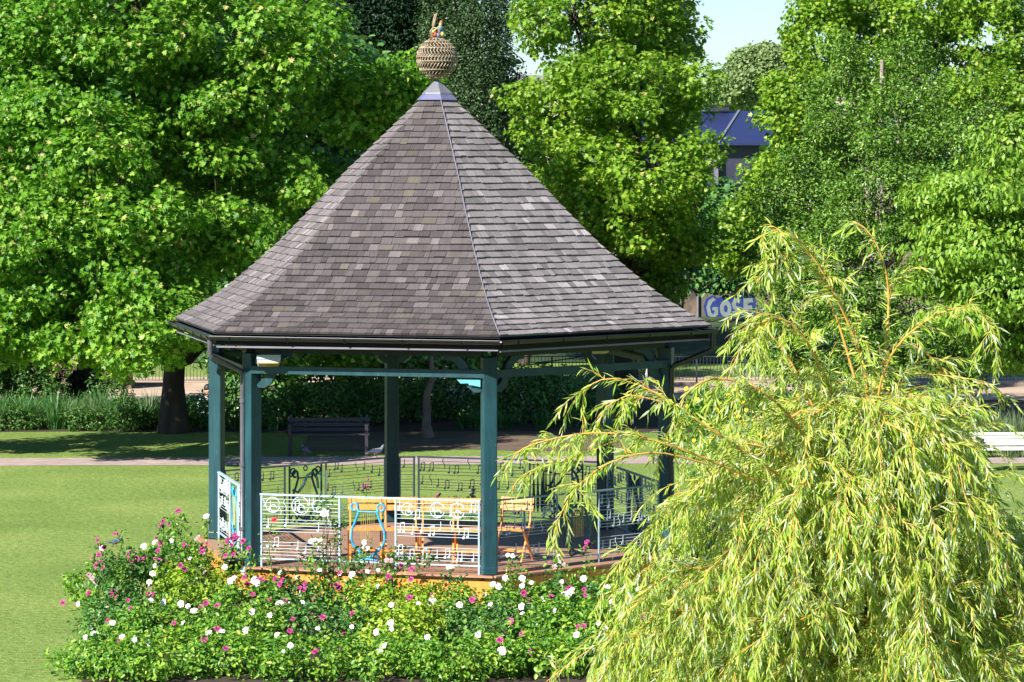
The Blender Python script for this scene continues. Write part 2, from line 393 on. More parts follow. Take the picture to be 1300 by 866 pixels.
def crown_cloud(lobes, rng, per_m2=5.0, rc=.55, n_leaf=45, flat=.6, front=.45, up=.5):
    """leaf positions in sprays spread over the skins of the lobes"""
    lobes = np.array(lobes, float); Pc = []; Oc = []
    for i, (cx, cy_, cz, rx, ry, rz) in enumerate(lobes):
        area = 4 * math.pi * ((rx * ry) ** 1.6 / 3 + (rx * rz) ** 1.6 / 3 + (ry * rz) ** 1.6 / 3) ** (1 / 1.6)
        n = max(6, int(area * per_m2))
        d = unit(rng.normal(size=(n, 3)))
        rr = rng.uniform(.60, 1.10, n)[:, None]
        p = np.array((cx, cy_, cz)) + d * rr * np.array((rx, ry, rz))
        o = unit(d / np.array((rx, ry, rz)))
        keep = rng.random(n) < np.where(o[:, 1] > .35, front, 1.0)
        for j, l in enumerate(lobes):
            if j == i: continue
            q = (p - l[:3]) / l[3:]
            keep &= ~(((q ** 2).sum(1) < .55) & (rng.random(n) < .85))
        Pc.append(p[keep]); Oc.append(o[keep])
    Pc = np.concatenate(Pc); Oc = np.concatenate(Oc)
    K = len(Pc); rcs = rc * rng.uniform(.55, 1.35, K)
    cnt = np.maximum(6, (n_leaf * (rcs / rc) ** 2 * rng.uniform(.7, 1.2, K)).astype(int))
    idx = np.repeat(np.arange(K), cnt)
    b = unit(rng.normal(size=(len(idx), 3))) * rng.uniform(.25, 1, len(idx))[:, None] ** .5
    b[:, 2] *= flat
    P = Pc[idx] + b * rcs[idx][:, None]
    O = unit(b * .9 + Oc[idx] * .8)
    return P, O, Pc, Oc

def leaf_mesh(name, P, O, rng, size, aspect, tmpl, mat, parent, up=.6, rnd=.55, droop=.5, var=.35):
    n = len(P)
    Nn = unit(O * .8 + np.array((0, 0, up)) + rng.normal(size=(n, 3)) * rnd)
    D = unit(O * .6 + rng.normal(size=(n, 3)) * .7 - np.array((0, 0, droop)))
    D = unit(D - Nn * (D * Nn).sum(1, keepdims=True))
    s = size * rng.uniform(1 - var, 1 + var, n)
    V, Fc = leaves(P, D, Nn, s, s * aspect, tmpl)
    return np_object(name, V, Fc, mat, parent)

def limb_points(a, b, rng, k=6, wob=.08, sag=0):
    a = np.array(a, float); b = np.array(b, float); Ln = np.linalg.norm(b - a)
    t = np.linspace(0, 1, k)[:, None]
    p = a + (b - a) * t
    p[1:-1] += rng.normal(size=(k - 2, 3)) * wob * Ln * .35
    p[:, 2] += (np.sin(t * math.pi) * sag * Ln)[:, 0]
    return p

def tree(name, label, cat, base, lobes, trunk_r, mats, size=.14, aspect=1.0, tmpl=T_FOLD, seed=1, per_m2=5, rc=.55, n_leaf=45, flat=.6,
         front=.45, up=.6, droop=.5, rnd=.55, group=None, trunk_top=None, broken=9, branch_at=.45, twigs=.25, twig_mat=None, twig_r=.014):
    rng = np.random.default_rng(seed)
    root = empty(name, base); tag(root, label, cat, group)
    b = np.array(base, float); lobes = [tuple(l) for l in lobes]
    loc = [(l[0] - b[0], l[1] - b[1], l[2] - b[2], *l[3:]) for l in lobes]
    P, O, Pc, Oc = crown_cloud(break_lobes(loc, rng, broken) if broken else loc, rng, per_m2, rc, n_leaf, flat, front)
    leaf_mesh('crown', P, O, rng, size, aspect, tmpl, M[mats[0]], root, up, rnd, droop)
    m = MB()
    top = np.array(trunk_top, float) - b if trunk_top is not None else np.array((0, 0, max(l[2] + l[5] * .3 for l in loc)))
    k = 9; t = np.linspace(0, 1, k)
    pts = np.outer(t, top); pts[1:-1, :2] += rng.normal(size=(k - 2, 2)) * trunk_r * .35
    rad = trunk_r * (1 - .8 * t); rad[0] *= 1.35
    m.tube(pts, list(rad), 12)
    ends = []
    for l in loc:
        c = np.array(l[:3]); h = min(max(c[2] * branch_at, top[2] * .18), top[2] * .9)
        i = h / top[2]; s = top * i
        r0 = trunk_r * (1 - .8 * i) * .55
        q = limb_points(s, c, rng, 7, .12, .06)
        m.tube(q, list(np.linspace(r0, max(.02, r0 * .25), 7)), 7)
        ends.append((c, r0 * .3))
    for p, o in zip(Pc, Oc):
        if rng.random() > twigs: continue
        c, r = min(ends, key=lambda e: np.linalg.norm(e[0] - p))
        m.tube(limb_points(c, p + o * rc * .4, rng, 4, .12), [twig_r * 1.6, twig_r * 1.2, twig_r * .8, twig_r * .3], 3, cap=False, mi=1)
    m.build('trunk', [M[mats[1]], M[twig_mat or mats[1]]], root)
    return root

def lobes_px(items):
    """(px, py, Y, rx, ry, rz): lobe centres given where they are seen, radii in metres"""
    return [(*at(px, py, Y), rx, ry, rz) for px, py, Y, rx, ry, rz in items]

#@@SETTING
# ------------------------------------------------------------------ ground
def ground_z(X, Y):
    pts = [(-50, 0), (89, 0), (92, .12), (104, .75), (135, .9), (180, 1.5), (260, 4), (400, 9.0), (900, 24.5), (1500, 38), (4000, 60), (7000, 60)]
    return float(np.interp(Y, [p[0] for p in pts], [p[1] for p in pts]))
def sheet(name, xs, ys, dz, mat, edge=None):
    V = []; 
    for y in ys:
        for x in xs:
            V.append((x, y, ground_z(x, y) + dz))
    nx = len(xs); Fq = np.array([(j * nx + i, j * nx + i + 1, (j + 1) * nx + i + 1, (j + 1) * nx + i) for j in range(len(ys) - 1) for i in range(nx - 1)])
    o = np_object(name, V, [Fq], mat); return tag(o, kind='structure')
sheet('ground', [-4000, -800, -100, -30, 0, 30, 100, 800, 4000], [-60, 0, 40, 89, 92, 98, 104, 135, 180, 260, 400], 0, M['lawn'])
sheet('hillside', [-4000, -800, 0, 800, 4000], [400, 900, 1500, 4000, 7000], 0, M['hill'])

def strip(name, pairs, z, mat):
    V = []
    for (x0, y0, y1) in pairs: V += [(x0, y0, z), (x0, y1, z)]
    Fq = np.array([(2 * i, 2 * i + 2, 2 * i + 3, 2 * i + 1) for i in range(len(pairs) - 1)])
    o = np_object(name, V, [Fq], mat); return tag(o, kind='structure')
sheet('bank_shade', [-60, 0, 60], [92.5, 98, 104, 112, 125], .03, M['bankshade'])  # sheet added to darken the slope, shade painted as its colour
sheet('car_park', [25, 70], [560, 640, 800], .35, M['gravel'])
rng = np.random.default_rng(3)
xs = np.linspace(-40, 40, 81)
def wob(x, a, s): return a * math.sin(x * .7 + s) + a * .6 * math.sin(x * 2.3 + 2 * s)
yc = lambda x: 64.6 + .3 * math.sin(x * .12 + .4) - .0012 * (x + 3) ** 2 * (1 if x < -3 else .2)
strip('path', [(x, yc(x) - .95 + wob(x, .05, 1), yc(x) + .75 + wob(x, .06, 4)) for x in xs], .004, M['path'])
strip('bare_earth', [(x, 66.6 + wob(x, .25, 2), 71.5 + wob(x, .2, 5)) for x in np.linspace(-4.2, 2.2, 22)], .006, M['duff'])
strip('bed_soil', [(x, 71.2 + wob(x, .12, 2), 80.5) for x in xs], .008, M['soil'])
strip('promenade', [(x, 80.6 + wob(x, .1, 3), 88.8 + wob(x, .05, 7)) for x in xs], .012, M['sand'])
strip('rose_bed_soil', [(x, 36, 43.4 + .5 * math.sin(x)) for x in np.linspace(-4.75, 2.0, 20)], .008, M['soil'])

# ------------------------------------------------------------------ bandstand
TH = .228; CX, CY = -1.047, 47.29; ZD = .35; RP = 3.3; RE = 3.94; ZE = H - 2.31; ZA = H + 1.03
def vtx(k, r, z=0): a = TH + k * math.pi / 3; return Vector((r * math.sin(a), -r * math.cos(a), z))
bs = tag(empty('bandstand', (CX, CY, 0)), 'hexagonal teal timber bandstand with tall shingled roof and gilt ball finial', 'bandstand')
# deck
RD = 3.56
m = MB(); ring = [vtx(k, RD, ZD) for k in range(6)]; low = [vtx(k, RD, ZD - .045) for k in range(6)]
m.add(ring + low, [tuple(range(6)), tuple(range(11, 5, -1))] + [(k, k + 6, (k + 1) % 6 + 6, (k + 1) % 6) for k in range(6)])
deck = m.build('deck', M['deck'], bs)
for k in range(6):
    m = MB(); a = vtx(k, RD - .03, 0); b = vtx(k + 1, RD - .03, 0)
    m.bar(a + Vector((0, 0, (ZD - .05) / 2)), b + Vector((0, 0, (ZD - .05) / 2)), .03, ZD - .052); m.build('fascia', M['orangewood'], deck)
    m = MB(); d = (b - a).normalized(); nrm = Vector((d.y, -d.x, 0)) * 1
    m.bar(a * 1.012 + Vector((0, 0, ZD + .006)), b * 1.012 + Vector((0, 0, ZD + .006)), .10, .02)
    m.build('nosing', surf('nosing_board', (.42, .20, .12), .5, .2, 4), deck) if k == 0 else m.build('nosing', bpy.data.materials['nosing_board'], deck)
# posts
for k in range(6):
    a = TH + k * math.pi / 3; p = vtx(k, RP); m = MB(); Rz = Matrix.Rotation(a, 3, 'Z')
    m.box(p + Vector((0, 0, ZD + 1.42)), (.185, .185, 2.84), Rz)
    m.box(p + Vector((0, 0, ZD + .06)), (.20, .20, .10), Rz)
    o = m.build('post', M['teal'], bs)
    bv = o.modifiers.new('bevel', 'BEVEL'); bv.width = .012; bv.segments = 2
ZB = ZD + 2.62
for k in range(6):
    a = vtx(k, RP, ZB); b = vtx(k + 1, RP, ZB); d = (b - a).normalized(); out = Vector((d.y, -d.x, 0))
    m = MB(); m.bar(a + d * .03 + out * .10, b - d * .03 + out * .10, .045, .10); m.bar(a + d * .094, b - d * .094, .14, .07); m.build('tie_beam', M['teal'], bs)
    # eaves beam high up + scroll braces at both ends
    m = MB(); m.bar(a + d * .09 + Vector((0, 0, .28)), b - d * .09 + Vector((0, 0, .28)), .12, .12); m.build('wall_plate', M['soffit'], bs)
    for s_, o_ in ((a, d), (b, -d)):
        m = MB()
        cen = [(.09, -.22), (.16, -.20), (.24, -.14), (.29, -.02), (.34, .10), (.42, .18), (.52, .22), (.60, .20)]
        wd = [.02, .055, .06, .06, .06, .055, .05, .03]
        up_, dn_ = [], []
        for i, (u, v) in enumerate(cen):
            u0, v0 = cen[max(i - 1, 0)]; u1, v1 = cen[min(i + 1, len(cen) - 1)]
            tx, ty = u1 - u0, v1 - v0; l_ = math.hypot(tx, ty); nx_, ny_ = -ty / l_, tx / l_
            up_.append((u + nx_ * wd[i], v + ny_ * wd[i])); dn_.append((u - nx_ * wd[i], v - ny_ * wd[i]))
        side = Vector((o_.y, -o_.x, 0))
        m.extrude(up_ + dn_[::-1], lambda u, v, t, s_=s_, o_=o_, side=side: s_ + o_ * u + Vector((0, 0, v)) + side * t, .07)
        m.build('scroll_brace', M['teal'], bs)
# pale blue corbel on the front right post
m = MB(); a = vtx(0, RP, ZB); b = vtx(-1, RP, ZB); d = (b - a).normalized(); side = Vector((d.y, -d.x, 0))
m.extrude([(.09, -.07), (.42, -.07), (.36, -.13), (.26, -.125), (.24, -.15), (.20, -.15), (.09, -.17)], lambda u, v, t: a + d * u + Vector((0, 0, v)) + side * (t - .06), .05)
m.build('corbel', surf('light_teal_paint', (.10, .33, .38), .45, .1, 5), bs)

# roof: profile given as (radius at the corners, height)
prof = [(.16, ZA - .17), (.70, ZA - .66), (1.33, ZA - 1.23), (1.85, ZA - 1.76), (2.36, ZA - 2.25), (2.80, ZA - 2.62), (3.16, ZA - 2.90), (3.55, ZA - 3.14), (RE, ZE)]
pr = np.array(prof); seg = np.r_[0, np.cumsum(np.hypot(np.diff(pr[:, 0]) * math.cos(R(30)), np.diff(pr[:, 1])))]
def prof_at(s): return float(np.interp(s, seg, pr[:, 0])), float(np.interp(s, seg, pr[:, 1]))
roof = MB(); lv = [[vtx(k, r - .02, z - .03) for k in range(6)] for r, z in prof]
for i in range(len(prof) - 1):
    for k in range(6):
        roof.add([lv[i][k], lv[i + 1][k], lv[i + 1][(k + 1) % 6], lv[i][(k + 1) % 6]], [(0, 1, 2, 3)])
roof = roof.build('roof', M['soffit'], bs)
ncourse = 38; Ltot = seg[-1]
rg = random.Random(11)
ss = [Ltot * i / ncourse for i in range(ncourse + 1)]
for k in range(6):
    V = []; Fc = []; UV = []
    def pt(s, x, lift):
        r, z = prof_at(s); r2, z2 = prof_at(s + .01); r1, z1 = prof_at(s - .01)
        ap = r * math.cos(R(30)); 
        am = TH + (k + .5) * math.pi / 3
        rad = Vector((math.sin(am), -math.cos(am), 0)); tan = Vector((math.cos(am), math.sin(am), 0))
        dn = (rad * (r2 - r1) * math.cos(R(30)) + Vector((0, 0, z2 - z1))).normalized()
        nrm = tan.cross(dn).normalized(); 
        if nrm.z < 0: nrm = -nrm
        return rad * ap + Vector((0, 0, z)) + tan * x + nrm * lift
    for i in range(ncourse):
        s0, s1 = ss[i], ss[i + 1]
        w0, w1 = prof_at(s0)[0] / 2, prof_at(s1)[0] / 2
        x = -w1 - rg.uniform(0, .1)
        while x < w1:
            wd = rg.choice((.075, .10, .12, .14, .155, .175, .20))
            xa, xb = x + .002, x + wd - .002; x += wd
            clip = lambda q, w_: max(-w_, min(w_, q))
            a1, b1 = clip(xa, w1), clip(xb, w1); a0, b0 = clip(xa, w0), clip(xb, w0)
            if b1 - a1 < .012: continue
            e = rg.uniform(-.009, .009) if i < ncourse - 1 else 0
            th = .019 + rg.uniform(-.004, .007)
            top0, top1 = .003, th + rg.uniform(0, .003)
            base = len(V)
            V += [pt(s0, a0, top0), pt(s0, b0, top0), pt(s1 + e, b1, top1), pt(s1 + e, a1, top1), pt(s1 + e, b1, -.012), pt(s1 + e, a1, -.012), pt(s0, a0, -.012), pt(s0, b0, -.012)]
            ou = rg.uniform(0, 50); ov = rg.uniform(0, 50)
            cu = [(a0, s0), (b0, s0), (b1, s1), (a1, s1), (b1, s1 + .02), (a1, s1 + .02), (a0, s0), (b0, s0)]
            for f in ((0, 3, 2, 1), (3, 5, 4, 2), (0, 6, 5, 3), (1, 2, 4, 7)):
                Fc.append([base + q for q in f]); UV += [(cu[q][0] + ou, cu[q][1] + ov) for q in f]
    slope = np_object('shingle_slope', V, [np.array(Fc)], M['shinglebright'] if k == 0 else M['shinglepale'] if k == 4 else M['shingle'], roof, uv=UV)
# hip caps: a short run of lead along each ridge
for k in range(6):
    m = MB(); m.tube([vtx(k, r + (.012 if k == 0 else -.004), z + (.012 if k == 0 else 0)) for r, z in prof], .009, 5); m.build('hip_roll', M['strip'], roof)
m = MB(); m.lathe([(.225, ZA - .165), (.215, ZA - .145), (.012, ZA + .05), (.012, ZA + .17)], n=6, sm=False, M=Matrix.Rotation(TH - math.pi / 2, 3, 'Z')); m.build('lead_cap', M['lead'], roof)
m = MB(); m.lathe([(.30, ZA - .245), (.222, ZA - .168), (.21, ZA - .165)], n=6, sm=False, M=Matrix.Rotation(TH - math.pi / 2, 3, 'Z')); m.build('lead_apron', M['leadblue'], roof)
# gutters, eave boards, pipes
for k in range(6):
    a = vtx(k, RE + .055, ZE - .055); b = vtx(k + 1, RE + .055, ZE - .055)
    d = (b - a).normalized(); out = Vector((d.y, -d.x, 0)); m = MB()
    nseg = 9; vs = []
    for end in (a, b):
        for j in range(nseg):
            t = math.pi + math.pi * j / (nseg - 1); vs.append(end + out * math.cos(t) * -.058 + Vector((0, 0, math.sin(t) * .058)))
        for j in range(nseg - 1, -1, -1):
            t = math.pi + math.pi * j / (nseg - 1); vs.append(end + out * math.cos(t) * -.050 + Vector((0, 0, math.sin(t) * .050)))
    n2 = 2 * nseg; m.add(vs, [(j, (j + 1) % n2, (j + 1) % n2 + n2, j + n2) for j in range(n2)], True)
    m.tube([a + out * .058, b + out * .058], .008, 5)
    Lg = (b - a).length
    for q in range(5):
        p = a + d * Lg * (q + .35) / 5
        m.tube([p + out * math.cos(t) * .062 + Vector((0, 0, math.sin(t) * .062)) for t in np.linspace(math.pi, 2 * math.pi, 9)], .010, 4)
    m.build('gutter', M['black'], bs)
    a2 = vtx(k, RE - .06, ZE - .125); b2 = vtx(k + 1, RE - .06, ZE - .125); m = MB()
    m.bar(a2, b2, .03, .085); fb = m.build('eaves_board', M['eaveboard'], bs)
    m = MB(); m.bar(a2 + Vector((0, 0, -.073)) + out * .02, b2 + Vector((0, 0, -.056)) + out * .02, .03, .024); m.build('drip_strip', M['strip'], fb)
# soffit
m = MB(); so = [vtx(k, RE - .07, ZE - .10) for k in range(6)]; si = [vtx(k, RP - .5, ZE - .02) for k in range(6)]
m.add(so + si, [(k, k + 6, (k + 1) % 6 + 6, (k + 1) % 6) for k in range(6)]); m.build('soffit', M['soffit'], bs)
def W2L(p): return Vector((p[0] - CX, p[1] - CY, p[2]))
# downpipes (left front, right)
def downpipe(k, tan_off, mat):
    g = vtx(k, RE + .03, ZE - .11); p = vtx(k, RP); d = Vector((p.x, p.y, 0)).normalized()
    tn = Vector((d.y, -d.x, 0)) * tan_off
    q = p + d * .10 + tn
    m = MB()
    g = g + tn * .6
    pts = [g + Vector((0, 0, .04)), g + Vector((0, 0, -.19)), g + Vector((0, 0, -.23)) - d * .04, q + Vector((0, 0, ZB - .02)) + d * .04, q + Vector((0, 0, ZB - .08)), q + Vector((0, 0, ZD + .08)), q + Vector((0, 0, ZD + .03)) + d * .06]
    m.tube(pts, .036, 10)
    for z in (ZD + .5, ZD + 1.35, ZD + 2.2): m.tube([q + Vector((0, 0, z - .025)), q + Vector((0, 0, z + .025))], .045, 10)
    m.build('downpipe', mat, bs)
downpipe(-1, .07, M['greypipe']); downpipe(1, .10, M['black'])
# finial: wickerwork ball, pole, musical crest
fin = MB(); fin.tube([(0, 0, ZA), (0, 0, ZA + .14)], .022, 8); fin.lathe([(.0, ZA + .13), (.05, ZA + .14), (.02, ZA + .19)]); 
fin = fin.build('finial', M['lead'], bs)
ZBALL = ZA + .335; RB = .283
m = MB(); nu, nv = 44, 24
m.lathe([(RB * .80 * math.sin(t), ZBALL + RB * .8 * math.cos(t)) for t in np.linspace(0.01, math.pi - .01, 14)], n=24); m.build('ball_lining', M['ballcore'], fin)
m = MB()
for i in range(14):
    t0 = math.pi * (i + .15) / 14; t1 = math.pi * (i + 1.15) / 14
    t0, t1 = max(t0, .12), min(t1, math.pi - .12)
    n = max(10, int(38 * math.sin((t0 + t1) / 2))); sg = 1 if i % 2 else -1
    for j in range(n):
        p0 = 2 * math.pi * j / n; pts = []
        for q in np.linspace(0, 1, 4):
            t = t0 + (t1 - t0) * q; ph = p0 + sg * q * 1.6 * math.pi / n * 1.0
            rr = RB * (.97 + .05 * math.sin(q * math.pi))
            pts.append((rr * math.sin(t) * math.cos(ph), rr * math.sin(t) * math.sin(ph), ZBALL + rr * math.cos(t)))
        m.tube(pts, .0085, 4, cap=False)
for i in (0, 2, 4, 6, 7, 9, 11, 13):
    t = math.pi * (i + .65) / 14
    m.tube([(RB * math.sin(t) * math.cos(a), RB * math.sin(t) * math.sin(a), ZBALL + RB * math.cos(t)) for a in np.linspace(0, 2 * math.pi, 33)], .010, 4, cap=False)
m.build('wicker_ball', M['giltball'], fin)
m = MB(); zt = ZBALL + RB
cl = [(-.02, -.01), (.02, .02), (.05, .07), (.02, .13), (-.04, .14), (-.075, .09), (-.06, .02), (-.045, .12), (-.02, .22), (0.0, .30), (.012, .33), (-.015, .31), (-.03, .25), (-.045, .16)]
m.tube([(u * 1.1 - .01, -.02, zt + v * 1.05) for u, v in cl], .014, 6); m.build('treble_clef', M['giltball'], fin)
for nm, mt, bl in (('red_crest', 'enamelred', [(-.06, 0, .03, .035), (.03, .01, .10, .03), (.06, 0, .22, .028), (-.02, -.03, .05, .03)]),
                   ('blue_crest', 'enamelblue', [(.05, -.02, .14, .035), (.02, -.03, .04, .03), (.07, 0, .09, .03)]),
                   ('gold_crest', 'gold', [(.075, -.01, .055, .03), (.05, -.02, .19, .025), (-.05, -.03, .09, .02)])):
    m = MB()
    for x, y, z, r in bl: m.lathe([(r * math.sin(t), r * 1.2 * math.cos(t)) for t in np.linspace(0.01, 3.13, 6)], (x, y, zt + z), 8)
    m.tube([(bl[0][0], bl[0][1], zt + bl[0][2]), (bl[1][0], bl[1][1], zt + bl[1][2]), (bl[2][0], bl[2][1], zt + bl[2][2])], .010, 5)
    m.build(nm, M[mt], fin)

# railings
def circle(cu, cv, r, a0=0, a1=2 * math.pi, n=12): return [(cu + r * math.cos(t), cv + r * math.sin(t)) for t in np.linspace(a0, a1, n)]
def lyre2d():
    L_ = []
    for s in (-1, 1):
        L_.append(([(s * .10, .12), (s * .19, .17), (s * .235, .27), (s * .225, .40), (s * .17, .52), (s * .13, .63), (s * .14, .70)] +
                   circle(s * .185, .70, .048, math.pi if s > 0 else 0, (math.pi - 5.0) if s > 0 else 5.0, 10), .017))
    L_.append((circle(0, .17, .13, math.pi * 1.05, math.pi * 1.95, 8), .020))
    L_.append(([(-.10, .10), (-.16, .04), (-.12, -.0), (0, .02), (.12, .0), (.16, .04), (.10, .10)], .014))
    return L_
STR = [[(-.09 + .03 * i, .24), (-.09 + .03 * i, .64)] for i in range(7)]
def notes2d(rg, u0, u1, v0, v1):
    out = []; u = u0 + rg.uniform(.02, .1); 
    while u < u1 - .06:
        q = rg.random(); v = rg.uniform(v0, v1 - .05)
        if q < .30: out.append([(u, v), (u, v + .11)]); out.append([(u + .055, v + .01), (u + .055, v + .12)]); out.append([(u, v + .11), (u + .055, v + .12)]); out.append('d%f,%f' % (u - .012, v)); out.append('d%f,%f' % (u + .043, v + .01)); u += .055
        elif q < .75: out.append([(u, v), (u, v + .11)]); out.append('d%f,%f' % (u - .012, v))
        elif q < .9: out.append([(u + .02 * math.sin(t), v - .02 + .15 * t / 6) for t in np.linspace(0, 6, 8)])
        u += rg.uniform(.07, .17)
    return out
def railing(p0, p1, lyre_mat='lyredark', clefs=False, seed=0, plan='SLS', frame='paleblue', stave_mat='whiterail', ornate=False):
    p0 = Vector(p0); p1 = Vector(p1); d = (p1 - p0); Lr = d.length; d.normalize(); out = Vector((d.y, -d.x, 0))
    fn = lambda u, v, t=0: p0 + d * u + Vector((0, 0, ZD + v)) + out * t
    m = MB(); m.bar(fn(0, .96), fn(Lr, .96), .045, .022); m.bar(fn(0, .11), fn(Lr, .11), .025, .016)
    us = [0.02, Lr * .365, Lr * .62, Lr - .02] if len(plan) == 3 else [0.02, Lr - .02]
    for u in us: m.tube([fn(u, .0), fn(u, .95)], .017, 6)
    rail = m.build('railing', M[frame], bs)
    rg = random.Random(seed)
    bays = [(us[i], us[i + 1], plan[i]) for i in range(len(us) - 1)]
    for u0, u1, kind in bays:
        if kind == 'S':
            for gi, (va, vb) in enumerate(((.70, .90), (.47, .63), (.16, .33))):
                m = MB()
                for q in range(5):
                    v = va + (vb - va) * q / 4; m.tube([fn(u0, v), fn(u1, v)], .0038, 4, cap=False)
                for nn in notes2d(rg, u0, u1, va, vb):
                    if isinstance(nn, str):
                        cu, cv = map(float, nn[1:].split(',')); pl = circle(cu, cv, .018, n=9)[:-1]
                        m.extrude(pl, fn, .016)
                    else: m.tube([fn(u, v) for u, v in nn], .0065, 4, cap=False)
                if clefs and gi == 0:
                    for cu in ((u0 + .16), (u0 + u1) / 2 - .0, u1 - .30):
                        rr = rg.choice((.08, .10, .12))
                        m.tube([fn(u, v) for u, v in circle(cu, va + .12, rr, .4, 6.0, 14)], .008, 4, cap=False)
                        m.tube([fn(u, v) for u, v in circle(cu + .01, va + .08, rr * .45, 0, 5.4, 10)], .008, 4, cap=False)
                m.build('stave', M[stave_mat], rail)
        elif kind == 'L':
            c = (u0 + u1) / 2; m = MB()
            for pts, r in lyre2d(): m.tube([fn(c + u, v + .13, -.01) for u, v in pts], r, 6)
            m.tube([fn(c - .13, .13 + .64), fn(c + .13, .13 + .64)], .011, 5); 
            if ornate:
                for s2 in (-1, 1):
                    m.tube([fn(c + s2 * .30, .11), fn(c + s2 * .30, .96)], .016, 6)
                    m.tube([fn(c + u, v) for u, v in [(s2 * .28, .80), (s2 * .22, .82)] + circle(s2 * .235, .87, .045, -1.2, 4.2, 10)], .012, 5)
                    m.tube([fn(c + u, v) for u, v in [(s2 * .02, .14), (s2 * .12, .10), (s2 * .22, .14)] + circle(s2 * .22, .19, .05, -1.5, 4.0, 9)], .012, 5)
                m.tube([fn(c + u, v) for u, v in circle(0, .905, .035)], .010, 5)
                m.tube([fn(c + u, v) for u, v in [(-.24, .60), (-.14, .56), (-.04, .66), (.04, .80), (.14, .84), (.22, .74), (.24, .60)]], .018, 6)
                m.tube([fn(c + u, v) for u, v in [(-.20, .50), (-.12, .36), (-.02, .22), (.08, .16)]], .024, 6)
            m.build('lyre', M[lyre_mat], rail)
            m = MB()
            for s in STR: m.tube([fn(c + u, v + .13) for u, v in s], .0035, 4, cap=False)
            m.build('lyre_strings', M['gold'], rail)
        elif kind == 'B':
            m = MB(); nb = 5
            for q in range(5): m.tube([fn(u0, .30 + .15 * q), fn(u1, .30 + .15 * q)], .005, 4, cap=False)
            for q in range(nb):
                u = u0 + (u1 - u0) * (q + 1) / (nb + 1)
                m.tube([fn(u, .2), fn(u, .3), fn(u, .5), fn(u, .72), fn(u, .92)], [.010, .028, .022, .010, .010], 6)
            m.build('baluster_screen', M['lyredark'], rail)
ins = RP - .01
def edge_pts(k, g=.12, r=ins):
    a = vtx(k, r); b = vtx(k + 1, r); d = (b - a).normalized(); return a + d * g, b - d * g
a, b = edge_pts(-1, .11); railing(a, b, 'lyreblue', True, 1)
a, b = edge_pts(0, .12); railing(a, b, 'lyredark', False, 2, frame='shaderail')
a, b = edge_pts(1, .12); railing(a, b, 'lyredark', False, 3, plan='SLS', frame='shaderail', stave_mat='shaderail', ornate=True)
bc = W2L(at(530, 576, 50.6)); bc.z = 0
e2 = vtx(2, RP + .02) + Vector((-.1, .15, 0))
railing(bc, bc + (e2 - bc) * .60, 'lyredark', False, 4, plan='S', stave_mat='shaderail')
railing(bc + (e2 - bc) * .615, e2, 'lyredark', False, 9, plan='BLS', frame='shaderail', stave_mat='shaderail', ornate=True)
railing(vtx(3, RP) + Vector((.1, .03, 0)), bc + Vector((-.03, -.03, 0)), 'lyredark', False, 5, plan='S')
a, b = edge_pts(3, .12); railing(b, a, 'lyredark', False, 6, frame='shaderail', stave_mat='shaderail', ornate=True)
a, b = edge_pts(4, .12); railing(a, b, 'lyreblue', True, 7)

# floodlights and small eave lamps
def floodlight(px, py, Y, s, rz, label, tilt=-.35):
    p = at(px, py, Y); r = tag(empty('floodlight', tuple(p), rz), label, 'floodlight', 'floodlights under the bandstand eaves')
    m = MB(); Mx = Matrix.Rotation(tilt, 3, 'X')
    m.box((0, 0, 0), (.30 * s, .20 * s, .05 * s), Mx, 1.0); m.box(Mx @ Vector((0, .0, -.045 * s)), (.26 * s, .16 * s, .05 * s), Mx, 1.12)
    m.box((-.13 * s, .12 * s, -.03), (.05 * s, .12 * s, .06 * s)); m.build('housing', M['lampbox'], r)
    m = MB(); m.box(Mx @ Vector((0, -.01, -.075 * s)), (.235 * s, .145 * s, .012 * s), Mx); m.build('glass', M['lampglass'], r)
floodlight(341, 456, 44.72, 1.05, .1, 'pale grey boxy floodlight fixed beside the top of the front left post')
floodlight(513, 440.5, 46.2, .9, 0, 'small yellow glazed floodlight high above the rear post', .1)
floodlight(761, 441, 46.6, .8, .3, 'yellowish floodlight tucked between the dark beams on the right', .9)
for i, (px, lb) in enumerate(((450, 'small white peg lamp under the eaves, left of the rear post'), (565, 'small white peg lamp under the eaves, midway between rear post and front post'), (621, 'small white peg lamp right above the front corner post'))):
    p = at(px, 443.5, 45.0); o = MB(); o.lathe([(.002, -.06), (.022, -.05), (.026, -.01), (.016, .0), (.012, .05), (.002, .05)], n=10)
    o = o.build('eave_lamp', M['whiterail']); o.location = p + np.array((0, 0, .01)); tag(o, lb, 'lamp', 'peg lamps under the eaves')

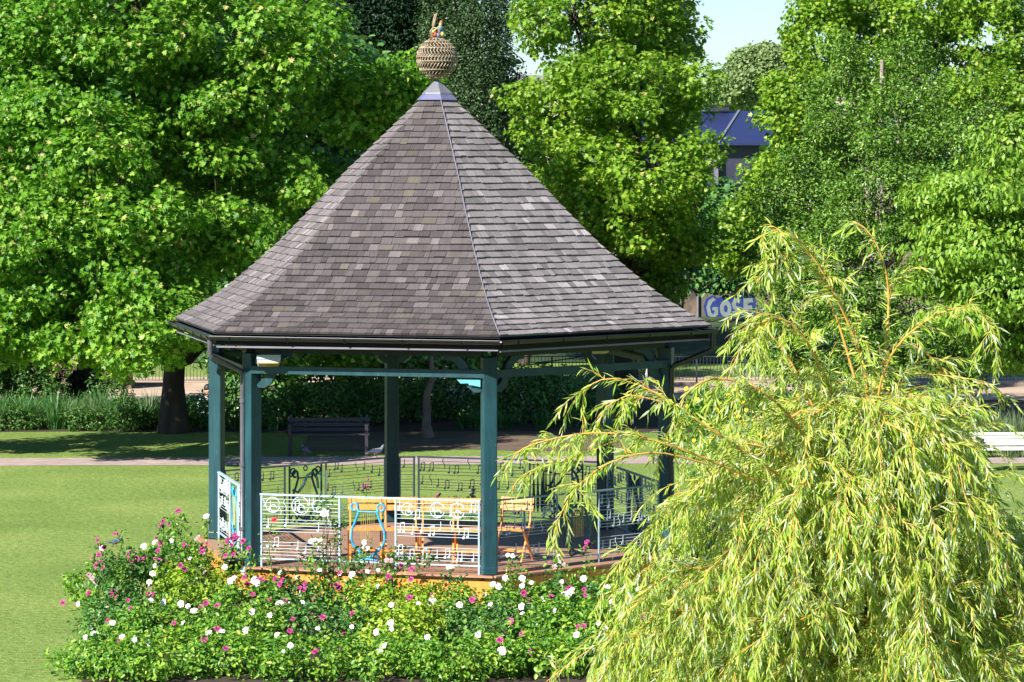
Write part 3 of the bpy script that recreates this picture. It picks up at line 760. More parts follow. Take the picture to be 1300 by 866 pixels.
# ------------------------------------------------------------------ folding chairs
def folding_chair():
    r = empty('folding_chair')
    w = .23
    for s in (-1, 1):
        m = MB(); m.bar((s * w, .20, 0.0), (s * w, -.20, .45), .022, .04, (0, 1, 0)); m.build('seat_leg', M['chairwood'], r)
        m = MB(); m.bar((s * (w - .025), -.20, 0.0), (s * (w - .025), .16, .52), .022, .04, (0, 1, 0)); m.bar((s * (w - .025), .155, .50), (s * (w - .025), .23, .84), .022, .04, (0, 1, 0)); m.build('back_leg', M['chairwood'], r)
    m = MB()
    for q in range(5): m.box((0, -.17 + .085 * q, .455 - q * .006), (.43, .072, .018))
    m.build('seat', M['skyseat'], r)
    m = MB(); m.box((0, -.215, .452), (.45, .02, .045)); m.box((0, .19, .43), (.45, .02, .04)); m.build('seat_rail', M['chairwood'], r)
    for z, y in ((.80, .222), (.70, .20)):
        m = MB(); m.box((0, y, z), (.47, .018, .075), Matrix.Rotation(-.22, 3, 'X')); m.build('back_slat', M['chairwood'], r)
    m = MB()
    for z, y in ((.12, .135), (.16, -.115)): m.box((0, y, z), (.45, .02, .035))
    m.build('stretcher', M['chairwood'], r)
    return r
fc = folding_chair()
chairs = [(464, 45.65, .05, 'orange folding chair at the left end of the row, behind the bright blue lyre'),
          (509, 45.60, .06, 'orange folding chair second from the left, behind a railing upright'),
          (556, 45.5, .02, 'orange folding chair in the middle of the row behind the front railing'),
          (600, 45.45, -.03, 'orange folding chair set back just left of the front corner post'),
          (650, 45.6, -.35, 'orange folding chair turned sideways just right of the front corner post')]
for i, (px, Y, rz, lb) in enumerate(chairs):
    o = fc if i == 0 else copy_tree(fc)
    p = at(px, 0, Y); o.location = (p[0], Y, ZD); o.rotation_euler = (0, 0, rz); tag(o, lb, 'chair', 'folding chairs inside the bandstand')

# ------------------------------------------------------------------ benches
def bench(w, wood, legm, px, Y, rz, label, h=.74):
    p = at(px, 0, Y); r = tag(empty('park_bench', (p[0], Y, 0), rz), label, 'bench')
    m = MB()
    for q in range(4): m.box((0, -.20 + q * .115, .42), (w, .095, .028))
    m.build('seat', wood, r)
    m = MB()
    wb = wood == M['whitebench']
    for q in range(4 if wb else 3): m.box((0, .235 + q * .018, .48 + q * (.062 if wb else .095)), (w, .024, .046 if wb else .068), Matrix.Rotation(-.2, 3, 'X'))
    m.build('backrest', wood, r)
    for s in (-1, 1):
        x = s * (w / 2 - .06)
        m = MB(); m.bar((x, -.22, 0), (x, -.22, .60), .06, .06); m.build('leg', legm, r)
        m = MB(); m.bar((x, .22, 0), (x, .24, .42), .06, .06); m.bar((x, .245, .42), (x, .315, h + .03), .05, .05); m.build('leg', legm, r)
        m = MB(); m.box((x, 0, .60), (.07, .52, .03)); m.box((x, 0, .39), (.04, .40, .04)); m.build('armrest', legm, r)
    return r
bench(1.6, M['darkbench'], M['darkbench'], 417, 65.7, 0.03, 'dark stained timber bench in the tree shade beside the path')
bench(1.5, M['whitebench'], M['iron'], 1291, 62.4, 0.06, 'white slatted bench on the sunny lawn at the right edge', .66)

# ------------------------------------------------------------------ fence along the promenade
fl = tag(empty('iron_fence', (0, 85.5, 0)), 'long low black iron railing fence beyond the planting beds', 'fence')
x0, x1 = -13.6, 14.4; nb = 23; sp = (x1 - x0) / nb
m = MB(); m.box(((x0 + x1) / 2, 0, .04), (x1 - x0, .16, .10)); m.build('kerb', M['coping'], fl)
m = MB(); m.bar((x0, 0, .745), (x1, 0, .745), .035, .022); m.bar((x0, 0, .15), (x1, 0, .15), .03, .016); m.build('rail', M['iron'], fl)
pm = MB(); pm.bar((0, 0, .05), (0, 0, .75), .045, .045); 
bm_ = MB()
for q in range(13): bm_.bar((sp * (q + 1) / 14, 0, .15), (sp * (q + 1) / 14, 0, .74), .013, .013)
p0 = pm.build('post', M['iron'], fl); b0 = bm_.build('bar_panel', M['iron'], fl)
for i in range(nb + 1):
    q = p0 if i == 0 else link(p0.copy()); q.parent = fl; q.location = (x0 + i * sp, 0, 0)
    if i < nb:
        q = b0 if i == 0 else link(b0.copy()); q.parent = fl; q.location = (x0 + i * sp, 0, 0)
# picnic bench and draped stand behind the fence
p = at(795, 0, 88.2); r = tag(empty('picnic_bench', (p[0], 88.2, 0), .1), 'dark wooden picnic bench on the gravel behind the iron fence', 'bench')
m = MB(); m.box((0, 0, .56), (.62, .5, .05)); m.build('table_top', M['darkbench'], r)
for s in (-1, 1):
    m = MB(); m.box((0, s * .5, .34), (.62, .2, .04)); m.build('seat', M['darkbench'], r)
    m = MB(); m.bar((s * .24, -.5, .0), (s * .24, .2, .55), .05, .07); m.bar((s * .24, .5, .0), (s * .24, -.2, .55), .05, .07); m.build('leg', M['darkbench'], r)
p = at(829, 0, 87.4); m = MB(); rg2 = random.Random(4); n = 26; pr_ = []
for z, rr in ((0.0, .215), (.2, .18), (.40, .15), (.50, .14), (.505, .02)):
    pr_.append([(rr * (1 + .10 * math.sin(j * 2 * math.pi / n * 7) * (1 - z)) * math.cos(2 * math.pi * j / n), rr * (1 + .10 * math.sin(j * 2 * math.pi / n * 7) * (1 - z)) * math.sin(2 * math.pi * j / n), z) for j in range(n)])
m.add([v for row in pr_ for v in row], [(i * n + j, i * n + (j + 1) % n, (i + 1) * n + (j + 1) % n, (i + 1) * n + j) for i in range(4) for j in range(n)], True)
o = m.build('draped_stand', M['cloth']); o.location = (p[0], 87.4, .012); tag(o, 'white cloth draped over a low stand behind the iron fence', 'cloth')

# ------------------------------------------------------------------ walls
w_ = tag(empty('river_wall', (0, 106, .7)), 'brown stone wall with blue graffiti behind the trees on the right', 'wall')
m = MB(); m.box((8.5, 0, .9), (15, .6, 2.6)); m.build('masonry', M['stone'], w_)
m = MB(); m.box((8.5, -.02, 2.26), (15.1, .72, .12)); m.build('coping', M['coping'], w_)
gp = at(926, 391, 105.68); gz = gp[2] - .7
m = MB(); m.box((gp[0], -.305, gz), (2.0, .008, .92)); panel = m.build('painted_panel', M['graffiticoat'], w_)
gw = lambda u, v, t=0: Vector((gp[0] + u, -.318 + t, gz + v))
def blob(m, pts, r, t): m.tube([gw(u, v, t) for u, v in pts], r, 4)
S1 = .84
def plate(polys, mat, name, t, th=.006):
    m = MB()
    for poly in polys: m.extrude([(u * S1, v * .95) for u, v in poly], lambda u, v, w_: gw(u, v, w_ + t), th)
    return m.build(name, M[mat], panel)
ell = lambda cu, cv, a, b, n=14: [(cu + a * math.cos(t), cv + b * math.sin(t)) for t in np.linspace(0, 2 * math.pi, n, endpoint=False)]
plate([[(-.96, .05), (-.86, .30), (-.62, .42), (-.46, .33), (-.3, .36), (-.1, .30), (.05, .42), (.22, .44), (.34, .34), (.5, .42), (.86, .38), (.97, .22), (.95, -.05), (1.0, -.30), (.7, -.40), (.42, -.36), (.1, -.42), (-.2, -.38), (-.42, -.34), (-.66, -.42), (-.88, -.26)]], 'graffitiblue', 'graffiti_outline', 0, .010)
plate([[(-.86, .02), (-.78, .24), (-.60, .35), (-.50, .26), (-.62, .20), (-.72, .04), (-.68, -.16), (-.60, -.22), (-.54, -.10), (-.64, -.06), (-.62, .03), (-.42, .03), (-.42, -.22), (-.60, -.35), (-.80, -.24)],
       ell(-.14, -.02, .22, .28), [(.16, .28), (.30, .36), (.42, .28), (.38, .16), (.26, .18), (.24, .08), (.40, .0), (.44, -.16), (.34, -.32), (.16, -.32), (.12, -.18), (.26, -.18), (.28, -.10), (.14, -.02), (.08, .14)],
       [(.52, .34), (.86, .32), (.88, .18), (.68, .18), (.68, .08), (.84, .08), (.84, -.04), (.68, -.06), (.68, -.18), (.90, -.18), (.90, -.32), (.52, -.32)]], 'graffitigrey', 'graffiti_letters', -.009)
plate([ell(-.14, -.02, .07, .12)], 'graffitiblue', 'graffiti_counter', -.015)
o = tag(empty('drain_pole', tuple(at(886, 408, 105.62))), 'thin pale pole standing in front of the stone wall', 'pole')
m = MB(); m.tube([(0, 0, -.2), (0, 0, 5.2)], .035, 8); m.build('shaft', M['strip'], o); m = MB(); m.lathe([(.05, 5.2), (.05, 5.26), (.0, 5.3)], n=10); m.build('cap', M['strip'], o)
# left: terrace wall with sloping stair parapet
p = at(88, 0, 84)
w2 = tag(empty('terrace_wall', (p[0], 84, 0)), 'stone terrace wall with sloping stair parapet under the plane tree', 'wall')
m = MB(); m.box((-.1, .5, .36), (3.2, .4, .76)); m.build('masonry', M['stone'], w2)
m = MB(); m.box((-.1, .5, .77), (3.3, .5, .06)); m.build('coping', M['coping'], w2)
m = MB(); m.bar((-.55, 0, .08), (1.15, 0, .62), .3, .10); m.build('stair_parapet', M['coping'], w2)
m = MB()
for q in range(6): m.box((-.5 + q * .26, -.1, .03 + q * .08), (.3, .5, .08))
m.build('steps', M['stone'], w2)

# ------------------------------------------------------------------ far buildings and cars
def gable(name, label, px, Y, w, dpt, zb, zw, zr, rz=0, wins=3, mats=('housewall', 'houseroof'), cat='house', group=None):
    p = at(px, 0, Y); r = tag(empty(name, (p[0], Y, zb), rz), label, cat, group)
    m = MB(); m.box((0, 0, zw / 2), (w, dpt, zw)); m.build('wall', M[mats[0]], r)
    m = MB(); ov = .3
    vs = [(-w / 2 - ov, -dpt / 2 - ov, zw), (w / 2 + ov, -dpt / 2 - ov, zw), (w / 2 + ov, dpt / 2 + ov, zw), (-w / 2 - ov, dpt / 2 + ov, zw), (-w / 2 - ov, 0, zr), (w / 2 + ov, 0, zr)]
    m.add(vs, [(0, 1, 5, 4), (2, 3, 4, 5), (1, 2, 5), (3, 0, 4), (3, 2, 1, 0)]); m.build('roof', M[mats[1]], r)
    for q in range(wins):
        m = MB(); m.box((-w / 2 + w * (q + .5) / wins, -dpt / 2 - .02, zw * .6), (.9, .06, 1.1)); m.build('window', M['window'], r)
    return r
# blue roofed pavilion
Yp = 150; pa = at(940, 0, Yp)
bp = tag(empty('pavilion', (pa[0], Yp, .9)), 'low building with deep blue metal roof and dark glazed walls between the trees', 'building')
ze = at(0, 181, Yp - 4)[2] - .9; zr_ = at(0, 141, Yp + 3)[2] - .9
m = MB(); m.add([(-5.2, -4, ze), (5.5, -4, ze), (5.5, 3, zr_), (-4.2, 3, zr_), (-5.2, -4, ze - .12), (5.5, -4, ze - .12), (5.5, 3, zr_ - .12), (-4.2, 3, zr_ - .12)], [(0, 1, 2, 3), (7, 6, 5, 4), (0, 4, 5, 1), (1, 5, 6, 2), (2, 6, 7, 3), (3, 7, 4, 0)])
rf = m.build('roof', M['bluemetal'], bp)
for (a_, b_) in (((-1.2, -4, ze + .03), (.15, 3, zr_ + .03)), ((2.4, -4, ze + .03), (3.4, 3, zr_ + .03)), ((-4.2, -4, ze + .03), (-3.2, 3, zr_ + .03))):
    m = MB(); m.bar(a_, b_, .10, .06); m.build('seam', M['lead'], rf)
m = MB(); m.box((.2, -.1, ze / 2 - .1), (10.2, 6.6, ze)); m.build('glazed_wall', M['darkglazing'], bp)
for x in (-4.8, -1.3, 2.2, 5.1):
    m = MB(); m.bar((x, -3.7, 0), (x, -3.7, ze - .1), .18, .18); m.build('column', M['strip'], bp)
gz = lambda Y: ground_z(0, Y)
gable('terraced_house', 'whitish house highest up in the gap between the tree crowns', 934, 850, 5.5, 6, gz(847) - .5, 3.6, 5.0, .1)
gable('terraced_house', 'cream house beside the pale hill tree above the car park', 952, 820, 5.0, 6, gz(817) - .5, 3.2, 4.6, -.1, 2)
gable('long_shed', 'long low building with dark slate roof on the hillside', 936, 690, 9.0, 6, gz(687) - .5, 1.6, 3.2, 0, 3, cat='building')
gable('tall_house', 'cream house glimpsed between the cypress and the sunny plane tree', 693, 300, 5, 6, 4, 7.0, 9.0, 0, 2)
def car(px, Y, z, rz, label):
    p = at(px, 0, Y); r = tag(empty('parked_car', (p[0], Y, z), rz), label, 'car', 'cars parked on the hillside')
    m = MB(); s_ = [(-2.1, .35), (-2.1, .8), (-1.5, .9), (-.9, 1.4), (.9, 1.42), (1.5, .95), (2.1, .85), (2.15, .35)]
    m.extrude(s_, lambda u, v, t: Vector((u, t, v)), 1.7); m.build('body', M['carpaint'], r)
    m = MB(); m.extrude([(-1.3, .93), (-.85, 1.33), (.85, 1.35), (1.3, .95)], lambda u, v, t: Vector((u, t, v)), 1.72); m.build('side_window', M['window'], r)
    for x in (-1.3, 1.3):
        for y in (-.8, .8):
            m = MB(); m.lathe([(.0, -.1), (.33, -.1), (.33, .1), (0, .1)], (x, y, .33), 14, False, Matrix.Rotation(R(90), 3, 'X')); m.build('wheel', M['rubber'], r)
car(948, 640, gz(640) + .35, .2, 'white car parked at the right of the buff car park on the hill')
car(921, 600, gz(600) + .35, -.1, 'white car parked at the left of the buff car park on the hill')
m = MB(); m.box((-.9, 2.6, zr_ + .12), (1.1, .5, .22)); m.box((-.9, 2.6, zr_ + .26), (1.2, .6, .05)); m.build('roof_vent', M['iron'], rf)

# ------------------------------------------------------------------ person and pigeons
def skin_figure(name, joints, edges, mat, parent, sub=2):
    me = bpy.data.meshes.new(name); me.from_pydata([j[:3] for j in joints], edges, []); o = link(bpy.data.objects.new(name, me), parent)
    sk = o.modifiers.new('skin', 'SKIN'); 
    for i, j in enumerate(joints): me.skin_vertices[0].data[i].radius = (j[3], j[4] if len(j) > 4 else j[3])
    me.skin_vertices[0].data[0].use_root = True
    ss_ = o.modifiers.new('sub', 'SUBSURF'); ss_.levels = sub; ss_.render_levels = sub
    dg = bpy.context.evaluated_depsgraph_get(); ev = o.evaluated_get(dg); me2 = bpy.data.meshes.new_from_object(ev)
    o.modifiers.clear(); o.data = me2
    for mt in (mat if isinstance(mat, (list, tuple)) else [mat]): me2.materials.append(mt)
    me2.polygons.foreach_set('use_smooth', [True] * len(me2.polygons))
    return o
pp = at(263, 0, 73.2)
per = tag(empty('person', (pp[0], 73.2, 0), .5), 'dark haired person in pale grey top sitting behind the bed beside the plane trunk', 'person')
J = [(0, 0, .16, .14, .11), (0, -.01, .30, .125, .10), (0, -.02, .46, .15, .10), (0, -.02, .56, .09, .07), (0, -.03, .64, .05, .05), (0, -.05, .72, .075, .085), (0, -.055, .80, .07, .08),
     (-.18, -.02, .54, .05), (-.24, -.10, .34, .04), (-.16, -.28, .24, .033), (.18, -.02, .54, .05), (.24, -.10, .34, .04), (.16, -.28, .24, .033),
     (-.12, -.06, .12, .085), (-.30, -.38, .20, .065), (-.10, -.50, .06, .05), (.02, -.58, .04, .035), (.12, -.06, .12, .085), (.30, -.36, .20, .065), (.12, -.42, .06, .05), (.0, -.46, .04, .035)]
Ed = [(0, 1), (1, 2), (2, 3), (3, 4), (4, 5), (5, 6), (2, 7), (7, 8), (8, 9), (2, 10), (10, 11), (11, 12), (0, 13), (13, 14), (14, 15), (15, 16), (0, 17), (17, 18), (18, 19), (19, 20)]
body = skin_figure('body', J, Ed, [M['skin'], M['shirt'], M['trousers']], per)
for pl in body.data.polygons:
    z = pl.center.z; y = pl.center.y
    pl.material_index = 1 if (z > .20 and z < .60 and y > -.25 and abs(pl.center.x) < .34 and not (y < -.16 and z < .27)) else (2 if z <= .27 and y > -.55 and not (abs(pl.center.x) < .19 and y < -.24 and z > .19) else 0)
m = MB(); m.lathe([(.088 * math.sin(t), .10 * math.cos(t)) for t in np.linspace(.01, 1.9, 9)], (0, -.035, .785), 16); m.build('hair', M['hair'], per)
for s in (-1, 1):
    m = MB(); m.lathe([(.010 * math.sin(t), .010 * math.cos(t)) for t in np.linspace(.05, 3.1, 5)], (s * .03, -.135, .765), 8); m.build('eye', M['hair'], per)
    for q in range(5):
        m = MB(); x = s * (.16 - .012 * (q - 2)); m.tube([(x, -.29, .235), (x - s * .004, -.33, .225), (x - s * .006, -.355 - .006 * (2 - abs(q - 2)), .205)], [.011, .010, .008], 6); m.build('finger', M['skin'], per)
m = MB(); m.tube([(0, -.13, .76), (0, -.155, .735), (0, -.135, .725)], [.008, .013, .008], 6); m.build('nose', M['skin'], per)

def pigeon(px, py, Y, rz, label, z=0, sc_=1.0):
    p = at(px, 0, Y); r = tag(empty('pigeon', (p[0], Y, z), rz), label, 'pigeon', 'pigeons on the grass and path'); r.scale = (sc_,) * 3
    J = [(0, 0, .13, .055, .06), (.07, 0, .15, .045, .05), (.115, 0, .20, .025, .028), (.13, 0, .245, .022, .024), (.15, 0, .25, .015, .015), (-.09, 0, .12, .035, .03), (-.18, 0, .10, .026, .010), (-.23, 0, .09, .022, .006)]
    skin_figure('body', J, [(0, 1), (1, 2), (2, 3), (3, 4), (0, 5), (5, 6), (6, 7)], M['pigeon'], r)
    m = MB(); m.tube([(.165, 0, .249), (.195, 0, .243)], [.007, .002], 6); m.build('beak', M['beak'], r)
    for s in (-1, 1):
        m = MB(); m.tube([(.01, s * .022, .09), (.0, s * .022, .01)], .005, 5); m.tube([(-.02, s * .022, .006), (.035, s * .022, .006)], .004, 5); m.build('leg', M['beak'], r)
        m = MB(); m.extrude([(.07, .02), (.03, .05), (-.08, .03), (-.20, -.01), (-.10, -.015), (.02, -.03)], lambda u, v, t, s=s: Vector((u, s * (.053 - abs(u + .02) * .12) + t, .135 + v)), .012); m.build('wing', M['pigeonhead'], r)
pigeon(388, 0, 65.4, 2.2, 'dark pigeon standing upright on the path near the dark bench', .006)
pigeon(478, 0, 65.0, .3, 'grey pigeon on the path right of the dark bench', .006)
pigeon(147, 0, 43.6, 2.8 + 3.3, 'grey pigeon perched on top of the magenta rose bush at the left', .76, .62)
# ------------------------------------------------------------------ trees
M['trunkgrey'] = surf('grey_brown_bark', (.13, .10, .085), .9, .3, 6, (1, 1, .4), bmp=.5)
A = lambda px, py, Y: tuple(at(px, py, Y))
# big plane tree on the left
lob = lobes_px([(40, 60, 66, 1.9, 2.2, 1.5), (170, 20, 65, 2.0, 2.2, 1.6), (300, 60, 66, 1.7, 2.0, 1.5), (90, 190, 64, 1.9, 2.0, 1.2), (240, 170, 66, 1.3, 1.8, 1.1), (330, 215, 66.5, 1.2, 1.6, 1.0),
                (450, 130, 68, 1.35, 1.6, .9), (510, 110, 68, .8, 1.3, .7), (390, 250, 69, 1.3, 1.6, .8), (40, 310, 63.5, 1.6, 1.8, 1.1), (170, 290, 63.5, 1.4, 1.8, .9), (280, 300, 65, 1.1, 1.6, .8),
                (200, 395, 63, 1.25, 1.5, 1.15), (110, 400, 64, 1.1, 1.5, .75), (20, 420, 64, 1.0, 1.5, .6), (-80, 200, 66, 2.2, 2.2, 1.8), (-100, 380, 66, 1.6, 2, 1.4), (240, -90, 68, 2.6, 2.8, 1.8), (80, -120, 69, 3, 3, 2),
                (420, 420, 71, .95, 1.3, .65), (340, 440, 69, .6, 1.0, .5), (-30, -20, 67, 2, 2.2, 1.6)])
tree('plane_tree', 'huge bright green plane tree with thick dark trunk filling the left', 'tree', (*at(220, 0, 71)[:2], 0), lob, .255, ('plane', 'bark'), .102, 1.05, T_LOBE, 21,
     4.4, .32, 54, .85, .3, broken=9, trunk_top=A(210, 60, 69))
# shaded interior / second plane behind it
lob = lobes_px([(60, 250, 76, 3.2, 1.6, 3.2), (260, 180, 76, 3.2, 1.6, 3.2), (160, 60, 78, 4, 1.6, 3), (380, 290, 76, 2.2, 1.4, 2.2), (440, 380, 77, 1.6, 1.2, 1.0), (-40, 420, 77, 2, 1.4, 1)])
tree('lime_tree', 'shaded darker green tree showing in the gaps behind the left plane tree', 'tree', (*at(120, 0, 77)[:2], 0), lob, .28, ('laurel', 'bark'), .17, .9, T_FOLD, 22, 3.6, .8, 55, .7, .2)
# dark yew, top centre
lob = lobes_px([(400, 30, 89, 2.0, 1.8, 1.7), (470, -10, 89, 2.2, 1.8, 1.6), (530, 40, 90, 1.4, 1.6, 1.5), (480, 90, 90, 2.0, 1.6, 1.4), (430, 180, 91, 2.4, 1.5, 1.8), (520, 200, 92, 1.8, 1.5, 2)])
tree('yew_tree', 'dark green yew in shade behind the gilt ball, left of it', 'tree', (*at(470, 0, 90)[:2], 0), lob, .25, ('dark', 'bark'), .11, .45, T_QUAD, 23, 5, .6, 90, .7, .3)
# narrow grey green cypress right of the ball
lob = lobes_px([(600, -20, 87, .95, 1.0, 2.0), (597, 90, 87, 1.0, 1.1, 1.7), (612, 60, 87, .8, .9, 2.2), (575, 40, 87, .7, .8, 1.8), (630, 150, 87.5, .55, .8, 1.3), (610, 200, 87, .9, 1, 1.8), (600, -90, 87, .8, .9, 1.5)])
tree('cypress_tree', 'narrow grey green column of fine foliage right of the gilt ball', 'tree', (*at(603, 0, 87.2)[:2], 0), lob, .2, ('poplar', 'bark'), .075, .55, T_QUAD, 24, 10, .34, 80, 1.2, .3, droop=.1, rnd=.8, twigs=.1)
# sunny plane, centre right
lob = lobes_px([(728, 25, 76, 1.4, 1.8, 1.3), (790, 10, 77, 1.7, 2, 1.4), (840, 50, 79, .95, 1.6, 1.1), (722, 135, 76, 1.25, 1.7, .9), (800, 110, 75, 1.5, 1.8, 1.0), (850, 125, 77, .75, 1.5, 1.0), (748, 215, 75, 1.2, 1.6, .9),
                (830, 215, 74, 1.4, 1.7, 1.0), (740, 290, 76, 1.2, 1.6, .8), (850, 300, 76, 1.1, 1.6, .8), (810, 270, 74.5, 1.1, 1.5, .8), (735, -60, 78, 1.8, 2, 1.4), (820, -80, 79, 2.0, 2.2, 1.5), (790, 350, 78, 1.4, 1.4, .7), (665, 250, 78, .7, 1.2, .8), (865, 215, 76, .35, 1.0, .6)])
tree('plane_tree', 'tall sunlit yellow green plane tree directly behind the right slope of the roof', 'tree', (*at(800, 0, 78)[:2], 0), lob, .26, ('plane_y', 'bark'), .102, 1.0, T_LOBE, 25,
     4.6, .31, 44, .8, .3, broken=9, trunk_top=A(790, 20, 78))
lob = lobes_px([(660, 150, 92, .6, .9, 1.2), (665, 240, 92, .9, 1.0, 1.2), (640, 300, 92, .8, .9, 1.4), (690, 330, 92, 1.2, 1, 1.2)])
tree('poplar_tree', 'thin dark green tree half hidden between cypress and sunny plane', 'tree', (*at(665, 0, 92)[:2], 0), lob, .12, ('poplar', 'bark'), .10, .7, T_QUAD, 26, 8, .4, 60, 1.0, .3)
# shady base behind plane
lob = lobes_px([(840, 345, 97, .8, .9, .9), (868, 300, 99, .7, .8, .6), (905, 345, 103, .85, .5, .45), (945, 340, 103.5, .8, .5, .5)])
tree('elder_bush', 'shaded green elder growing over the stone wall beside the graffiti', 'bush', (*at(850, 0, 98)[:2], .4), lob, .1, ('laurel', 'bark'), .13, .8, T_FOLD, 27, 5, .5, 50, .7, .3)
# yellow green plane at right back
lob = lobes_px([(1050, 60, 89, 1.0, 1.6, 1.2), (1075, -10, 90, 1.4, 2.0, 1.4), (1010, 110, 88, .75, 1.4, .6), (1020, 165, 88, .9, 1.5, .7), (1150, 20, 90, 1.9, 2, 1.5), (1250, 10, 90, 1.8, 2, 1.6), (1110, 90, 89, 1.2, 1.6, 1.0), (1250, 130, 87, 1.4, 1.7, 1.2),
                (1310, 90, 89, 1.6, 1.8, 1.5), (945, 270, 88, .55, 1.1, .7), (985, 225, 88, .75, 1.2, .5), (935, 320, 88, .5, .9, .45), (975, 300, 88, .7, 1.1, .7), (1190, 120, 90, 1.4, 1.6, 1.2), (1120, -80, 92, 2.0, 2, 1.6), (1290, 220, 89, 1.3, 1.5, 1.2), (1025, 30, 89, .5, 1, .6)])
tree('plane_tree', 'pale yellow green plane tree rising behind the dark glossy tree at upper right', 'tree', (*at(1080, 0, 90)[:2], 0), lob, .27, ('plane_y', 'bark'), .102, 1.0, T_LOBE, 28,
     4.6, .32, 44, .8, .3, broken=9, trunk_top=A(1085, 30, 90))
# dark glossy tree with thin pale stems
lob = lobes_px([(1070, 150, 76, .9, 1.3, 1.1), (1140, 160, 75, 1.0, 1.3, 1.2), (1200, 190, 75, 1.1, 1.3, 1.1), (1020, 250, 76, 1.0, 1.4, 1.0), (1110, 260, 74, 1.3, 1.5, 1.1), (1200, 290, 75, 1.2, 1.5, 1.0), (990, 330, 75, .9, 1.3, .9),
                (1070, 350, 74, 1.2, 1.5, 1.0), (1160, 390, 73.5, 1.3, 1.5, 1.1), (1010, 400, 75, .9, 1.3, .8), (1220, 400, 74, 1.0, 1.4, 1.0), (1160, 100, 76, .6, .9, .9), (1075, 90, 76, .45, .7, .8), (1100, 460, 74, 1.0, 1.3, .6), (1215, 470, 74, .7, 1.1, .5), (1000, 455, 76, .8, 1.2, .5)])
tree('holm_oak', 'dark glossy small leaved tree with thin pale upright stems, right of centre', 'tree', (*at(1120, 0, 75.5)[:2], 0), lob, .2, ('holly', 'barkgrey'), .085, .55, T_QUAD, 29,
     6.5, .30, 60, .8, .35, broken=7, rnd=.8, twigs=.16, twig_mat='twig', twig_r=.011, droop=.15)
m = MB(); rg_ = np.random.default_rng(5)
# cherry with tiered drooping foliage at right edge
lob = lobes_px([(1290, 190, 68, .9, 1.2, .6), (1240, 245, 67, 1.0, 1.3, .45), (1310, 290, 67, 1.1, 1.4, .6), (1230, 320, 66.5, 1.0, 1.3, .42), (1290, 370, 66, 1.0, 1.3, .5), (1240, 400, 66.5, .8, 1.1, .4), (1300, 440, 67, .9, 1.2, .4), (1190, 250, 67.5, .6, .9, .35),
                (1350, 380, 68, 1.4, 1.4, 1.2), (1350, 240, 69, 1.2, 1.3, 1.2), (1190, 350, 67, .5, .8, .3), (1210, 290, 67, .7, 1, .3)])
tree('cherry_tree', 'mid green cherry tree with layered drooping leaves at the right edge', 'tree', (*at(1345, 0, 68.5)[:2], 0), lob, .16, ('cherry', 'bark'), .13, .42, T_SLIM, 30,
     10, .40, 46, .35, .5, broken=0, up=.3, droop=1.6, rnd=.5, twigs=.2)
# small tree behind the bandstand
lob = lobes_px([(548, 445, 71, .75, .8, .38), (592, 456, 71, .45, .6, .30), (500, 450, 71.5, .6, .8, .38), (560, 410, 72, .9, .9, .5), (625, 444, 72, .4, .5, .25)])
tree('young_tree', 'young tree with slim grey trunk seen under the bandstand roof', 'tree', (*at(544, 0, 69.6)[:2], 0), lob, .105, ('laurel', 'trunkgrey'), .10, .8, T_FOLD, 31, 9, .32, 45, .7, .7, broken=4, branch_at=.8, trunk_top=A(549, 410, 70.0))
# background dark masses to close the gaps
def far_wood(name, label, items, seed, mat='laurel', size=.22, per=3.0, rc=1.0, nl=60, Yb=112):
    return tree(name, label, 'tree', (*at(items[0][0], 0, Yb)[:2], .6), lobes_px(items), .3, (mat, 'bark'), size, .9, T_FOLD, seed, per, rc, nl, .8, .15)
far_wood('oak_tree', 'deep green oak in the background behind the far left canopy', [(100, 280, 104, 5.5, 2, 4.5), (330, 200, 105, 4.5, 2, 5), (-60, 180, 105, 4, 2, 5)], 41)
far_wood('oak_tree', 'dark oak mass behind the yew above the roof', [(470, 200, 108, 3.4, 2, 4.2), (380, 30, 109, 4, 2, 4), (530, 40, 110, 1.4, 1.5, 3.2)], 42, 'dark')
far_wood('oak_tree', 'shaded oak behind the lower right plane branches and wall', [(760, 330, 114, 4.2, 1.8, 2.6), (850, 330, 116, 2.8, 1.5, 2.2)], 43)
far_wood('oak_tree', 'dark oak behind the glossy tree, right of the graffiti wall', [(1130, 330, 112, 3.4, 1.8, 4.5), (1250, 300, 113, 4.5, 1.8, 4.8), (1050, 360, 112, 1.8, 1.5, 2.0)], 44)
lob = [(*at(965, 98, 330), 2.2, 3, 2.6), (*at(985, 95, 330), 2.4, 3, 2.8), (*at(940, 112, 330), 2.0, 3, 1.2), (*at(970, 80, 330), 1.4, 2, 1.2), (*at(1010, 110, 330), 3, 3, 3), (*at(915, 124, 335), 2.5, 3, .8)]
tree('hill_tree', 'hazy pale olive tree on the far hillside in the sky gap', 'tree', (*at(955, 0, 331)[:2], 6.5), lob, .45, ('hazeleaf', 'bark'), .36, .9, T_QUAD, 45, 2.4, .8, 90, .8, .5, rnd=.8)

